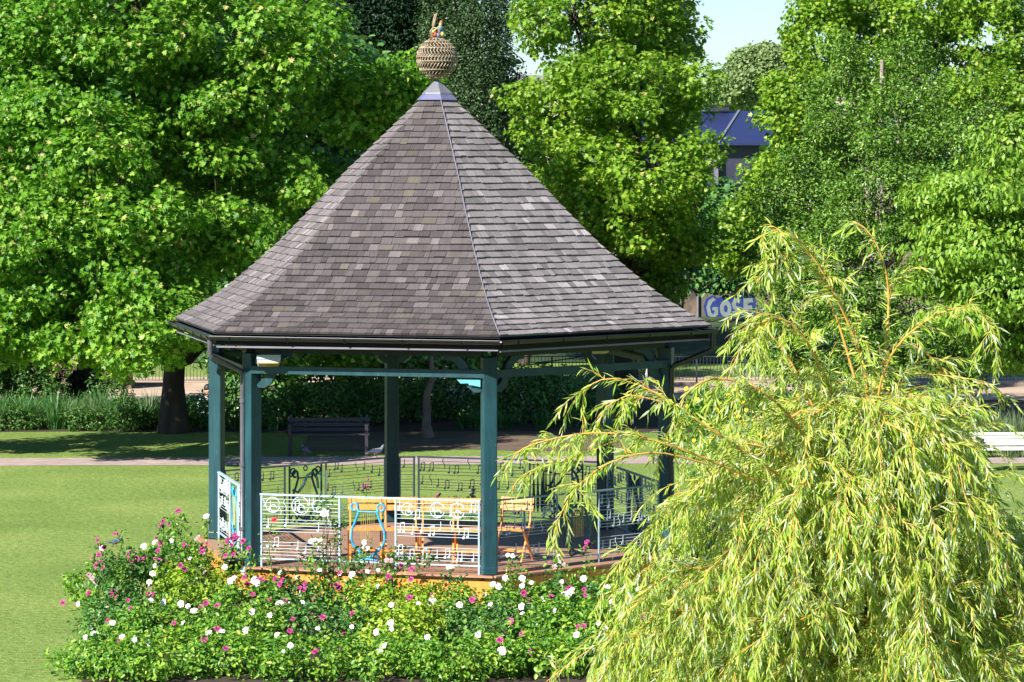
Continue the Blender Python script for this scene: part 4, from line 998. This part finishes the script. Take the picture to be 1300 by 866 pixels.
# ------------------------------------------------------------------ shrubs
def bush(name, label, base, lobes, mat, size, seed, per=12, rc=.22, nl=40, aspect=.7, tmpl=T_FOLD, cat='bush', group=None, front=.4, stem_r=.02, up=.6, blooms=None, rnd=.6, droop=.3):
    rng = np.random.default_rng(seed)
    root = tag(empty(name, base), label, cat, group); b = np.array(base)
    loc = [tuple(np.array(l[:3]) - b) + tuple(l[3:]) for l in lobes]
    P, O, Pc, Oc = crown_cloud(loc, rng, per, rc, nl, .85, front)
    k = P[:, 2] > .01; P, O = P[k], O[k]
    leaf_mesh('foliage', P, O, rng, size, aspect, tmpl, M[mat], root, up, rnd, droop)
    m = MB()
    for l in loc:
        for q in range(4):
            e = np.array(l[:3]) + unit(rng.normal(size=3)) * np.array(l[3:]) * .8; e[2] = abs(e[2])
            m.tube(limb_points((rng.normal() * .06, rng.normal() * .06, 0), e, rng, 5, .1, .1), [stem_r, stem_r * .8, stem_r * .6, stem_r * .4, stem_r * .2], 4)
    m.build('stems', M['stem' if mat in ('rose', 'hypericum') else 'bark'], root)
    return root, Pc + b, Oc
def L(px, py, Y, rx, ry, rz): return (*at(px, py, Y), rx, ry, rz)
# dark laurel bushes behind the bench, in the shade of the trees
i = 0
descr = ['rounded dark laurel bush right behind the dark bench', 'dark laurel bush left of the rear bandstand post', 'dark laurel bush between rear post and young tree', 'dark bush right of the young tree trunk', 'tall upright dark bush left of the front corner post',
         'dark bush just right of the front corner post', 'dark bushy shrub with pale flower spikes in mid bed', 'dark shrub beside the right rear post', 'dark shrub at the foot of the plane trunk', 'low dark shrub left of the dark bench']
spots = [(400, 73, .75, .75, .55), (470, 73.5, .75, .8, .55), (520, 74.2, .55, .7, .5), (575, 74.5, .55, .85, .5), (628, 73.8, .5, .85, .5), (668, 73.5, .6, .95, .5), (712, 73.8, .6, .9, .5), (752, 75, .55, .85, .5), (262, 72.2, .40, .5, .4), (335, 72.6, .6, .6, .5)]
for (px, Y, rx, hh, ry), lb in zip(spots, descr):
    p = at(px, 0, Y); lo_ = [(p[0], Y, hh * .55, rx, ry, hh * .55), (p[0] + rx * .4, Y - .1, hh * .8, rx * .55, ry * .7, hh * .42), (p[0] - rx * .5, Y, hh * .85, rx * .5, ry * .7, hh * .38)]
    bush('laurel_bush', lb, (p[0], Y, 0), lo_, 'laurel', .085, 100 + i, 14, .22, 42, .5, group='dark bushes in the shaded bed'); i += 1
# taller shade shrubs behind (y 430-500, x 250-480)
for k_, (px, py, Y, rx, rz, lb) in enumerate(((330, 480, 76, .9, .9, 'large dark shrub seen between the two left bandstand posts'), (400, 470, 77, 1.1, .95, 'large shaded shrub above the dark bench'), (480, 470, 78, .8, .85, 'large shaded shrub left of the rear post'), (285, 430, 76, .4, .8, 'lighter shrub with drooping leaves beside the left posts'))):
    p = at(px, py, Y); bush('shade_shrub', lb, (p[0], Y, 0), [(*p, rx, .8, rz), (p[0] + .4, Y, p[2] * .5, rx * .8, .7, rz * .7)], 'hedgelight' if k_ == 3 else 'laurel', .12, 130 + k_, 8, .3, 40, .55, group='large shrubs in the shade')
# left: clump with pale flowers and dark shrub
p = at(30, 475, 76); r_, Pc, Oc = bush('flowering_shrub', 'dark shrub dotted with small pale flowers at the far left edge', (p[0], 76, 0), [(p[0], 76, .85, .55, .6, .85), (p[0] - .4, 76, 1.1, .5, .6, .6)], 'hedgelight', .08, 150, 16, .2, 45, .6)
p = at(80, 490, 77); bush('holly_bush', 'low very dark shrub in front of the sloping parapet', (p[0], 77, 0), [(p[0], 77, .55, .5, .5, .5), (p[0] + .4, 77, .45, .4, .4, .4)], 'dark', .08, 151, 16, .2, 45, .6)
for k_, (px, Y, rx, lb) in enumerate(((10, 71.7, .35, 'low bushy perennial in the left bed at the frame edge'), (105, 71.6, .35, 'low bushy perennial midway along the left bed'), (160, 71.6, .3, 'low bushy perennial left of the plane trunk'), (55, 73.6, .5, 'rounded green shrub behind the strap leaves at far left'), (140, 74, .5, 'rounded green shrub behind the strap leaves near the plane trunk'))):
    p = at(px, 0, Y); bush('perennial', lb, (p[0], Y, 0), [(p[0], Y, .25 if Y < 73 else .5, rx, .4, .28 if Y < 73 else .5), (p[0] + rx, Y, .2, rx * .7, .3, .2)], 'hedgelight', .07, 180 + k_, 18, .16, 40, .5, cat='plant')
# bushes right, behind the willow
for k_, (px, py, Y, rx, rz, mt, lb) in enumerate(((1185, 535, 70, .7, .55, 'laurel', 'dark bush behind the willow left of the white bench'), (1090, 520, 72, 1.0, .6, 'hedgelight', 'mid green shrub behind the willow crown'), (1150, 570, 68, .5, .3, 'hedgelight', 'low green shrub beside the white bench'), (1000, 530, 71, .8, .6, 'hedgelight', 'green shrub right of the yellow flowering bush'))):
    p = at(px, py, Y); bush('shrub', lb, (p[0], Y, 0), [(p[0], Y, max(.3, p[2]), rx, .6, rz)], mt, .09, 160 + k_, 12, .24, 40, .6)
# yellow flowering bush
p = at(915, 520, 60)
r_, Pc, Oc = bush('hypericum_bush', 'rounded bush covered in small yellow flowers left of the willow', (p[0], 60, 0), [(p[0], 60, .75, .78, .7, .78), (p[0] + .5, 60.2, 1.15, .6, .5, .6), (p[0] - .15, 60, 1.35, .45, .4, .4), (p[0] + .9, 60.2, .75, .6, .5, .75)], 'hypericum', .055, 170, 26, .16, 46, .6)
def bloom_mesh(name, mat, r=.05, seed=0):
    rg = random.Random(seed); m = MB()
    for ring, (n, tilt, rr) in enumerate(((7, .15, 1.0), (6, .55, .75), (5, 1.0, .5))):
        for j in range(n):
            a = 2 * math.pi * j / n + ring + rg.uniform(-.2, .2); c, s = math.cos(a), math.sin(a); t = tilt + rg.uniform(-.15, .2)
            f = lambda u, v: (r * rr * (u * math.cos(t) * c - v * s), r * rr * (u * math.cos(t) * s + v * c), r * rr * (u * math.sin(t) + (.2 if u < .1 else 0)) )
            m.add([f(0, 0), f(.55, -.42), f(1.0, -.22), f(1.05, .22), f(.55, .42)], [(0, 1, 2, 3, 4)])
    return m.build(name, M[mat])
def add_blooms(root, pts, mat, name, r=.05, seed=0, rng=None, nrm=None, protos={}):
    rng = rng or np.random.default_rng(seed)
    for q, p in enumerate(pts):
        key = (mat, r)
        if key not in protos:
            o = bloom_mesh(name, mat, r, seed); protos[key] = o.data; bpy.data.objects.remove(o)
        o = bpy.data.objects.new(name, protos[key]); link(o, root)
        o.location = np.array(p) - np.array(root.location)
        n_ = Vector((-.35, -.7, .6)) + Vector(rng.normal(size=3)) * .3
        o.rotation_euler = n_.to_track_quat('Z', 'Y').to_euler(); s = rng.uniform(.75, 1.25); o.scale = (s, s, s)
rngb = np.random.default_rng(9)
k = (Oc[:, 1] < .1) & (Oc[:, 2] > -.1); Pf = Pc[k]; Of = Oc[k]; sel = rngb.permutation(len(Pf))[:46]
add_blooms(r_, Pf[sel] + Of[sel] * .16, 'petalyellow', 'flower', .038, 3)

# iris / day lily clumps along the left bed and right of it
def blade_clump(name, label, px, Y, n, h, spread, mat, seed, w=.022, cat='plant', group=None):
    rng = np.random.default_rng(seed); p = at(px, 0, Y); r = tag(empty(name, (p[0], Y, 0)), label, cat, group)
    V = []; Fq = []
    for q in range(n):
        a = rng.uniform(0, 2 * math.pi); rr = abs(rng.normal()) * .10; l = h * rng.uniform(.6, 1.15); sp_ = spread * rng.uniform(.15, 1.0)
        bx, by = rr * math.cos(a), rr * math.sin(a) * .8; dx, dy = math.cos(a), math.sin(a); K = 5; b = len(V)
        tx, ty = -dy, dx
        tw = rng.uniform(-1, 1); tx, ty = tx * math.cos(tw) - ty * math.sin(tw), tx * math.sin(tw) + ty * math.cos(tw)
        for i_ in range(K):
            t = i_ / (K - 1); out_ = sp_ * t ** 1.8; z = l * (t - .32 * (sp_ / max(spread, .01)) * t ** 3); ww = w * (1 - t) ** .6 * .5 + .001
            V += [(bx + dx * out_ - tx * ww, by + dy * out_ - ty * ww, z), (bx + dx * out_ + tx * ww, by + dy * out_ + ty * ww, z)]
            if i_: Fq.append((b + 2 * i_ - 2, b + 2 * i_ - 1, b + 2 * i_ + 1, b + 2 * i_))
    np_object('blades', V, [np.array(Fq)], M[mat], r)
    return r
rngc = np.random.default_rng(12); px = -40; q = 0
while px < 255:
    o = blade_clump('iris_clump', 'clump of long arching green blades in the bed beside the lawn, left', px, 71.9 + (q % 3) * .55, 190, (.62, .78, .54, .70, .86)[q % 5], .62, ('blade', 'blade', 'greygrass')[(q * 5) % 3] if q % 4 else 'blade', 200 + q, .022, group='strap leaved clumps along the left bed')
    px += 10 + rngc.random() * 5; q += 1
for q, (px, Y, h) in enumerate(((1215, 66, .7), (1240, 66.5, .85), (1265, 66.2, .9), (1290, 66.8, .85), (1315, 66.4, .8), (1200, 65.5, .5), (1250, 65.2, .5), (1285, 65.2, .55))):
    blade_clump('grass_clump', 'feathery grey green grass clump behind the white bench', px, Y, 230, h, .35, 'greygrass', 240 + q, .014, group='grass clumps behind the white bench')
for q, (px, Y) in enumerate(((590, 72.3), (610, 72.2), (640, 72.1), (690, 72.2), (720, 72.5), (300, 72), (345, 71.8))):
    blade_clump('fern_clump', 'small light green fern at the front edge of the dark bed', px, Y, 90, .40, .35, 'blade', 260 + q, .03, group='ferns along the dark bed edge')

# ------------------------------------------------------------------ rose bushes
roses = [ # px, py(top), Y, radius, white blooms, pink blooms, label
 (128, 718, 43.6, .42, 0, 9, 'magenta rose bush at the left tip of the bed'),
 (175, 700, 43.0, .50, 2, 10, 'rose bush with dense magenta blooms, second from the left tip'),
 (222, 690, 43.8, .42, 3, 5, 'tall loose rose bush with one high shoot left of the deck'),
 (248, 715, 42.6, .50, 9, 6, 'rose bush with white and a few magenta blooms left of the downpipe'),
 (310, 745, 42.2, .48, 6, 3, 'white blooming rose bush below the front left post'),
 (372, 756, 42.4, .50, 5, 8, 'rose bush with big magenta clusters below the front railing'),
 (432, 772, 42.5, .46, 5, 1, 'rose bush with white blooms under the climbing rose'),
 (492, 748, 42.4, .42, 3, 2, 'leafy rose bush beneath the bright blue lyre'),
 (550, 780, 42.0, .46, 2, 2, 'yellowish leafed rose bush with few blooms under the deck edge'),
 (612, 795, 41.8, .46, 4, 0, 'low rose bush below the front corner of the deck'),
 (668, 762, 42.0, .42, 9, 1, 'white rose bush right of the deck corner'),
 (722, 752, 42.2, .46, 7, 2, 'white rose bush partly behind the willow fronds'),
 (768, 745, 42.8, .46, 2, 1, 'rose bush mostly hidden by the willow, at the right end of the bed')]
rgr = np.random.default_rng(77)
for q, (px, py, Y, rad, nw, npk, lb) in enumerate(roses):
    p = at(px, py, Y); zt_ = max(.45, p[2])
    lo_ = [(p[0], Y, zt_ * .5, rad, rad * .9, zt_ * .5), (p[0] - rad * .45, Y - .1, zt_ * .62, rad * .55, rad * .6, zt_ * .42), (p[0] + rad * .5, Y, zt_ * .6, rad * .5, rad * .6, zt_ * .4)]
    rm = ('rose', 'rosedeep', 'rose', 'roselight', 'rose', 'rosedeep', 'rose', 'roselight', 'roselight', 'rose', 'rose', 'rosedeep', 'rose')[q]
    if q == 2: lo_.append((p[0] + .02, Y, zt_ + .14, .15, .12, .22))
    r_, Pc, Oc = bush('rose_bush', lb, (p[0], Y, 0), lo_, rm, .052, 300 + q, 30, .13, 34, .62, group='rose bushes in front of the bandstand', stem_r=.010)
    k = (Oc[:, 1] < .35) & (Pc[:, 2] > zt_ * .45); Pf, Of = Pc[k], Oc[k]; sel = rgr.permutation(len(Pf))
    n_ = nw + npk; pts = Pf[sel[:n_]] + Of[sel[:n_]] * .17
    add_blooms(r_, pts[:nw], 'petalwhite', 'white_bloom', .036, q, rgr)
    for pk in pts[nw:]:
        cl_ = [pk + rgr.normal(size=3) * .05 for _ in range(2 if q not in (1, 5) else 3)]
        add_blooms(r_, cl_, 'petalpink' if rgr.random() < .8 else 'petalfaded', 'pink_bloom', .036, q, rgr)
# upright sprigs rising out of the bed
for q in range(14):
    px = (128, 160, 205, 236, 270, 330, 366, 402, 452, 505, 570, 640, 690, 735)[q]; Y = 42.2 + (q % 3) * .4; hh = (.95, 1.05, 1.15, .95, .9, .75, .8, .95, .85, .75, .6, .7, .72, .7)[q]
    p = at(px, 0, Y); rng = np.random.default_rng(900 + q); wd = ('front left tip of the bed', 'magenta bushes', 'pigeon bush', 'left deck corner', 'flower pot', 'left railing bay, left end', 'left railing bay, middle', 'climbing rose', 'bright blue lyre', 'folding chairs', 'right railing bay', 'front corner post, right side', 'white roses at right', 'willow fronds')[q]
    r_ = tag(empty('rose_sprig', (p[0], Y, 0)), 'thin upright rose sprig near the ' + wd, 'rose', 'upright rose sprigs in the bed')
    m = MB(); st = limb_points((0, 0, 0), (rng.normal() * .12, 0, hh), rng, 8, .08); m.tube(st, .005, 4)
    sd = limb_points(st[4], st[4] + np.array((rng.choice((-1, 1)) * .15, 0, .18)), rng, 4, .1); m.tube(sd, .004, 4); m.build('stem', M['stem'], r_)
    P = np.concatenate([st[i_] + rng.normal(size=(13, 3)) * (.06, .05, .04) for i_ in range(3, 8)] + [sd[i_] + rng.normal(size=(8, 3)) * (.04, .04, .03) for i_ in range(4)])
    leaf_mesh('foliage', P, unit(rng.normal(size=P.shape)), rng, .052, .6, T_FOLD, M['rose' if q % 2 else 'hedgelight'], r_)
    add_blooms(r_, [np.array((p[0], Y, 0)) + st[-1] + rng.normal(size=3) * .03 for _ in range(3)], 'petalpink' if q < 6 else ('petalfaded' if q % 3 == 0 else 'petalwhite'), 'bloom', .030, q, rng)
# lower row nearer the camera
for q, (px, Y, rad, lb) in enumerate(((150, 40.4, .5, 'front row rose bush at the lower left corner of the bed'), (200, 39.8, .55, 'front row rose bush left of the lower middle'), (300, 39.6, .55, 'front row rose bush below the downpipe'), (400, 39.8, .55, 'front row rose bush below the left railing bay'),
                                      (500, 39.6, .55, 'front row rose bush below the blue lyre'), (600, 39.8, .55, 'front row rose bush below the corner post'), (700, 39.7, .55, 'front row rose bush beside the willow fronds'), (765, 40.2, .5, 'front row rose bush behind the lowest willow fronds'))):
    p = at(px, 0, Y); h = .50
    r_, Pc, Oc = bush('rose_bush', lb, (p[0], Y, 0), [(p[0], Y, h * .5, rad, rad, h * .5), (p[0] + .3, Y + .2, h * .55, rad * .8, rad * .8, h * .5)], ('rosedeep', 'rose', 'rose', 'rosedeep', 'roselight')[q % 5], .055, 340 + q, 26, .16, 34, .62, group='rose bushes in front of the bandstand', stem_r=.010)
    k = (Oc[:, 2] > .2) & (Oc[:, 1] < .4); Pf, Of = Pc[k], Oc[k]; sel = rgr.permutation(len(Pf))[:7]
    add_blooms(r_, Pf[sel[:4]] + Of[sel[:4]] * .15, 'petalwhite', 'white_bloom', .036, q, rgr); add_blooms(r_, Pf[sel[4:]] + Of[sel[4:]] * .15, 'petalpink', 'pink_bloom', .036, q, rgr)
for q, (px, Y, rad, lb) in enumerate(((120, 37.9, .5, 'bottom row rose bush at the bed corner'), (185, 37.7, .55, 'bottom row rose bush below the left tip of the bed'), (285, 37.8, .55, 'bottom row rose bush below the deck steps side'),
                                      (760, 38.4, .5, 'bottom row rose bush behind the willow fronds'), (385, 37.6, .55, 'bottom row rose bush under the left railing bay'), (485, 37.8, .55, 'bottom row rose bush directly under the blue lyre'), (585, 37.6, .55, 'bottom row rose bush under the front corner post'), (680, 37.8, .55, 'bottom row rose bush touching the willow fronds'))):
    p = at(px, 0, Y); h = .40
    r_, Pc, Oc = bush('rose_bush', lb, (p[0], Y, 0), [(p[0], Y, h * .5, rad, rad, h * .5), (p[0] + .3, Y + .35, h * .5, rad * .8, rad * .8, h * .5)], 'rose', .055, 380 + q, 26, .16, 34, .62, group='rose bushes in front of the bandstand', stem_r=.010)
    k = (Oc[:, 2] > .2) & (Oc[:, 1] < .4); Pf, Of = Pc[k], Oc[k]; sel = rgr.permutation(len(Pf))[:6]
    add_blooms(r_, Pf[sel[:4]] + Of[sel[:4]] * .15, 'petalwhite', 'white_bloom', .036, q, rgr); add_blooms(r_, Pf[sel[4:]] + Of[sel[4:]] * .15, 'petalpink', 'pink_bloom', .036, q, rgr)
# climbing rose on the railing
p = at(418, 690, 43.9); r_, Pc, Oc = bush('climbing_rose', 'grey green climbing rose growing up the front railing', (p[0], 43.9, 0), [(p[0], 43.9, .60, .22, .12, .30), (p[0] + .02, 43.9, 1.0, .15, .10, .28), (p[0] - .08, 43.9, .3, .2, .15, .3), (p[0] - .02, 43.95, 1.25, .07, .07, .14)], 'hedgelight', .05, 370, 26, .10, 18, .6, cat='plant', stem_r=.008)
add_blooms(r_, [at(412, 652, 43.7)], 'petalwhite', 'white_bloom', .05, 1)
p = at(480, 705, 43.7); r_, Pc, Oc = bush('climbing_rose', 'straggling climber across the foot of the bright blue lyre', (p[0], 43.6, 0), [(p[0] - .1, 43.6, .58, .45, .12, .16), (p[0] + .35, 43.7, .62, .3, .12, .13)], 'hedgelight', .05, 371, 26, .10, 16, .6, cat='plant', stem_r=.008)
# pot with magenta flowers by the front left post
p = at(296, 0, 44.15); r_ = tag(empty('flower_pot', (p[0], 44.15, ZD)), 'black pot of magenta flowers at the foot of the downpipe', 'flower pot')
m = MB(); m.lathe([(.0, 0), (.10, 0), (.13, .18), (.14, .18), (.14, .20), (.11, .20), (.0, .17)], n=18); m.build('pot', M['black'], r_)
rng = np.random.default_rng(5); P = rng.normal(size=(260, 3)) * (.12, .08, .09) + (0, 0, .30); leaf_mesh('foliage', P, unit(P - np.array((0, 0, .2))), rng, .05, .6, T_FOLD, M['rose'], r_)
m = MB(); [m.tube([(0, 0, .17), (rng.normal() * .05, 0, .3), (rng.normal() * .08, 0, .42)], .005, 4) for _ in range(6)]; m.build('stems', M['stem'], r_)
add_blooms(r_, [np.array((p[0], 44.05, ZD)) + (rng.normal() * .07, rng.normal() * .04, .42 + rng.normal() * .05) for _ in range(9)], 'petalpink', 'pink_bloom', .036, 2)
# single roses standing up behind / in front of the rails
for px, py, Y, mat, nm, lb in ((262, 657, 44.6, 'petalwhite', 'white_bloom', 'single tall white rose beside the left post'), (345, 662, 43.75, 'petalred', 'red_bloom', 'single red rose in front of the white railing'), (465, 616, 52.5, 'petalpink', 'pink_bloom', 'single pink rose seen above the rail behind the bandstand'),
                                (600, 627, 52.0, 'petalfaded', 'pink_bloom', 'faded pink roses just left of the front corner post'), (745, 687, 43.3, 'petalpink', 'pink_bloom', 'bright magenta rose shoot at the right deck edge'), (705, 710, 43.2, 'petalpink', 'pink_bloom', 'magenta rose shoot left of the willow fronds'), (555, 631, 52.4, 'petalpink', 'pink_bloom', 'pink rose behind the top rail in mid bandstand')):
    p = at(px, py, Y); r_ = tag(empty('rose_shoot', (p[0], Y, 0)), lb, 'rose', 'single rose shoots')
    rng = np.random.default_rng(int(px)); m = MB(); z = p[2]
    st = limb_points((rng.normal() * .05, 0, 0), (0, 0, z - .02), rng, 6, .05); m.tube(st, .006, 5); m.build('stem', M['stem'], r_)
    P = np.concatenate([st[i_] + rng.normal(size=(16, 3)) * (.06, .04, .05) for i_ in range(2, 6)]) - (0, 0, .06); P = P[P[:, 2] > .02]
    leaf_mesh('foliage', P, unit(rng.normal(size=P.shape)), rng, .05, .6, T_FOLD, M['rose'], r_)
    add_blooms(r_, [np.array(p) + rng.normal(size=3) * (.035, .02, .03) for _ in range(1 if mat in ('petalwhite', 'petalred') else 5)], mat, nm, .055 if mat in ('petalwhite', 'petalred') else .036, 4)

# ------------------------------------------------------------------ golden weeping willow
def willow():
    rng = np.random.default_rng(99)
    base = at(1095, 0, 24.5); base[2] = 0
    root = tag(empty('weeping_willow', tuple(base)), 'golden weeping willow with yellow green drooping fronds in the right foreground', 'tree')
    b = base
    wood = MB(); trunk = MB()
    top = at(1095, 690, 24.5)
    tp = limb_points(b, top, rng, 8, .04); trunk.tube(tp - b, list(np.linspace(.13, .07, 8)), 10)
    LP, LD, LN, LS = [], [], [], []
    def dress(pts, leaf=.100, density=66, first=0.0):
        pts = np.asarray(pts); seg_ = np.linalg.norm(np.diff(pts, axis=0), axis=1); Ltot_ = seg_.sum(); cs = np.r_[0, np.cumsum(seg_)]
        n = max(4, int(Ltot_ * density)); s = np.linspace(first * Ltot_, Ltot_, n) + rng.normal(size=n) * .006; s = np.clip(s, 0, Ltot_)
        P = np.stack([np.interp(s, cs, pts[:, c]) for c in range(3)], 1)
        T = unit(np.stack([np.interp(np.clip(s + .02, 0, Ltot_), cs, pts[:, c]) - np.interp(np.clip(s - .02, 0, Ltot_), cs, pts[:, c]) for c in range(3)], 1))
        side = unit(rng.normal(size=(n, 3)))
        side = unit(side - T * (side * T).sum(1, keepdims=True))
        D = unit(T * .8 + side * rng.uniform(.3, .85, n)[:, None] + np.array((0.05, 0, -.45)))
        Nn = unit(rng.normal(size=(n, 3)) * .7 + np.array((-.3, -.5, .5)))
        LP.append(P); LD.append(D); LN.append(Nn); LS.append(leaf * rng.uniform(.6, 1.2, n))
    def frond(p, d, length, grav=.9, k=9):
        pts = [np.array(p)]; v = unit(np.array(d, float)); st = length / k
        for i_ in range(k):
            v = unit(v + np.array((rng.normal() * .10, rng.normal() * .10, -grav * st * (2.0 + i_ * .45)))); pts.append(pts[-1] + v * st)
        return np.array(pts)
    def dress_branch(pts, r0, n_fr, fl=(.25, .6), start=.25, leafy=True, upb=.0):
        k = len(pts); wood.tube(pts - b, list(np.linspace(r0 * .72, .003, k)), 5)
        if leafy: dress(pts, density=30, first=start)
        cs = np.r_[0, np.cumsum(np.linalg.norm(np.diff(pts, axis=0), axis=1))]; Lt = cs[-1]
        for _ in range(n_fr):
            s = Lt * rng.uniform(start, 1); p = np.array([np.interp(s, cs, pts[:, c]) for c in range(3)]); q_ = np.array([np.interp(min(s + .03, Lt), cs, pts[:, c]) for c in range(3)])
            t = unit(q_ - p + 1e-6); d = unit(t * .8 + rng.normal(size=3) * .55 + np.array((0, 0, upb)))
            f = frond(p, d, rng.uniform(*fl), rng.uniform(.7, 1.4)); wood.tube(f - b, list(np.linspace(.0034, .0012, len(f))), 3, cap=False); dress(f)
    # explicit limbs that make the outline seen in the photo: lists of (px, py, Y)
    def limb(lst, r0, n_fr, **kw):
        q = np.array([at(*l) for l in lst]); t = np.linspace(0, 1, len(q)); tt = np.linspace(0, 1, 16)
        pts = np.stack([np.interp(tt, t, q[:, c]) for c in range(3)], 1)
        for _ in range(2): pts[1:-1] = (pts[:-2] + 2 * pts[1:-1] + pts[2:]) / 4
        dress_branch(pts, r0, n_fr, **kw)
    top3 = (1095, 690, 24.5)
    limb([top3, (1110, 530, 24.3), (1095, 450, 24.2), (1060, 370, 24.1), (1020, 305, 24.0), (985, 285, 23.9), (960, 305, 23.9)], .022, 30, fl=(.15, .38), start=.48)
    limb([(1085, 480, 24.2), (1062, 400, 24.2), (1035, 340, 24.1), (1010, 315, 24.1), (985, 330, 24.0), (960, 360, 24)], .014, 18, fl=(.12, .3), start=.5)
    limb([top3, (1120, 500, 24.6), (1128, 410, 24.7), (1130, 360, 24.7), (1118, 315, 24.6), (1098, 285, 24.6), (1080, 280, 24.6), (1070, 292, 24.6)], .018, 9, fl=(.08, .2), start=.55)
    limb([(1128, 390, 24.7), (1140, 350, 24.8), (1165, 338, 24.9), (1180, 342, 24.9)], .008, 4, fl=(.06, .12), start=.3)
    limb([top3, (1110, 500, 24.2), (1130, 440, 24), (1180, 400, 23.8), (1225, 385, 23.7), (1255, 395, 23.6), (1265, 430, 23.6), (1268, 465, 23.6)], .016, 22, fl=(.1, .3), start=.4)
    limb([top3, (1110, 480, 24.8), (1130, 430, 24.9), (1170, 440, 25), (1205, 475, 25), (1225, 520, 25), (1232, 560, 25)], .018, 34, fl=(.15, .45), start=.35)
    limb([(1120, 470, 24.8), (1180, 475, 24.6), (1230, 480, 24.5), (1262, 492, 24.5), (1275, 510, 24.5)], .008, 8, fl=(.08, .2), start=.4)
    limb([top3, (1070, 520, 23.9), (1030, 440, 23.7), (1000, 400, 23.6), (965, 405, 23.5), (940, 440, 23.5), (925, 480, 23.5)], .020, 46, fl=(.2, .5), start=.32)
    limb([top3, (1040, 530, 24.6), (1000, 450, 24.6), (975, 420, 24.6), (950, 440, 24.6)], .015, 26, fl=(.2, .45), start=.3)
    limb([top3, (1030, 560, 23.6), (980, 500, 23.4), (930, 480, 23.2), (890, 480, 23.1), (860, 510, 23.1), (850, 550, 23.1)], .018, 38, fl=(.2, .5), start=.3)
    limb([top3, (990, 600, 23.2), (900, 545, 23), (840, 500, 22.9), (790, 480, 22.9), (755, 480, 22.9), (735, 505, 22.9)], .016, 26, fl=(.12, .35), start=.4)
    limb([(960, 610, 23.2), (870, 570, 22.9), (800, 550, 22.8), (740, 548, 22.8), (690, 560, 22.8), (655, 570, 22.8), (640, 600, 22.8)], .013, 26, fl=(.12, .32), start=.35)
    limb([(900, 590, 23), (830, 570, 22.8), (760, 590, 22.7), (715, 640, 22.7), (700, 690, 22.7)], .010, 14, fl=(.10, .25), start=.35)
    limb([(840, 510, 22.9), (800, 500, 22.9), (770, 515, 22.9), (755, 545, 22.9)], .008, 12, fl=(.12, .28), start=.2)
    limb([(780, 560, 22.8), (720, 585, 22.8), (690, 590, 22.8), (660, 605, 22.8), (650, 620, 22.8)], .007, 12, fl=(.1, .22), start=.2)
    # dense skirt: limbs in every direction
    for q in range(205):
        az = rng.uniform(0, 2 * math.pi); 
        h0 = rng.uniform(1.7, 4.05); rad_ = rng.uniform(0, .55); s = b + np.array((rng.normal() * .25, -.2 + rng.normal() * .25, h0))
        reach = rng.uniform(.7, 2.0); d = np.array((math.cos(az), math.sin(az) * .8, 0))
        rise = rng.uniform(.05, .55); rise = min(rise, 4.0 - h0 + .25)
        reach *= (.84 if h0 > 3.0 else 1.05) if d[0] < 0 else 1.0
        k = 12; t = np.linspace(0, 1, k)
        pts = s + np.outer(t, d * reach); pts[:, 2] += rise * np.sin(t * math.pi * .75) * 1.2 - .85 * t ** 3 * rng.uniform(.4, 1.2)
        pts[1:] += rng.normal(size=(k - 1, 3)) * .02
        ymax = np.interp(pts[:, 0] - b[0], [-2.1, -1.8, -1.4, -.85, -.2, .3, .6, .85, 1.2, 1.8], [2.2, 2.9, 3.45, 3.9, 4.25, 4.25, 4.0, 3.4, 3.15, 3.0]) - .12
        pts[:, 2] = np.where(pts[:, 2] > ymax, ymax - (pts[:, 2] - ymax) * .3, pts[:, 2])
        dress_branch(pts, rng.uniform(.006, .013), int(reach * 16), fl=(.2, .65), start=.12)
    P, D, Nn, S = map(np.concatenate, (LP, LD, LN, LS))
    V, Fc = leaves(P - b, D, Nn, S, S * .095 + .0025, T_SLIM)
    np_object('foliage', V, Fc, M['willow'], root)
    trunk.build('trunk', M['willowtrunk'], root); wood.build('shoots', M['willowwood'], root)
    print('willow leaves', len(P))
willow()
print('FACES', sum(len(o.data.polygons) for o in bpy.data.objects if o.type == 'MESH'))
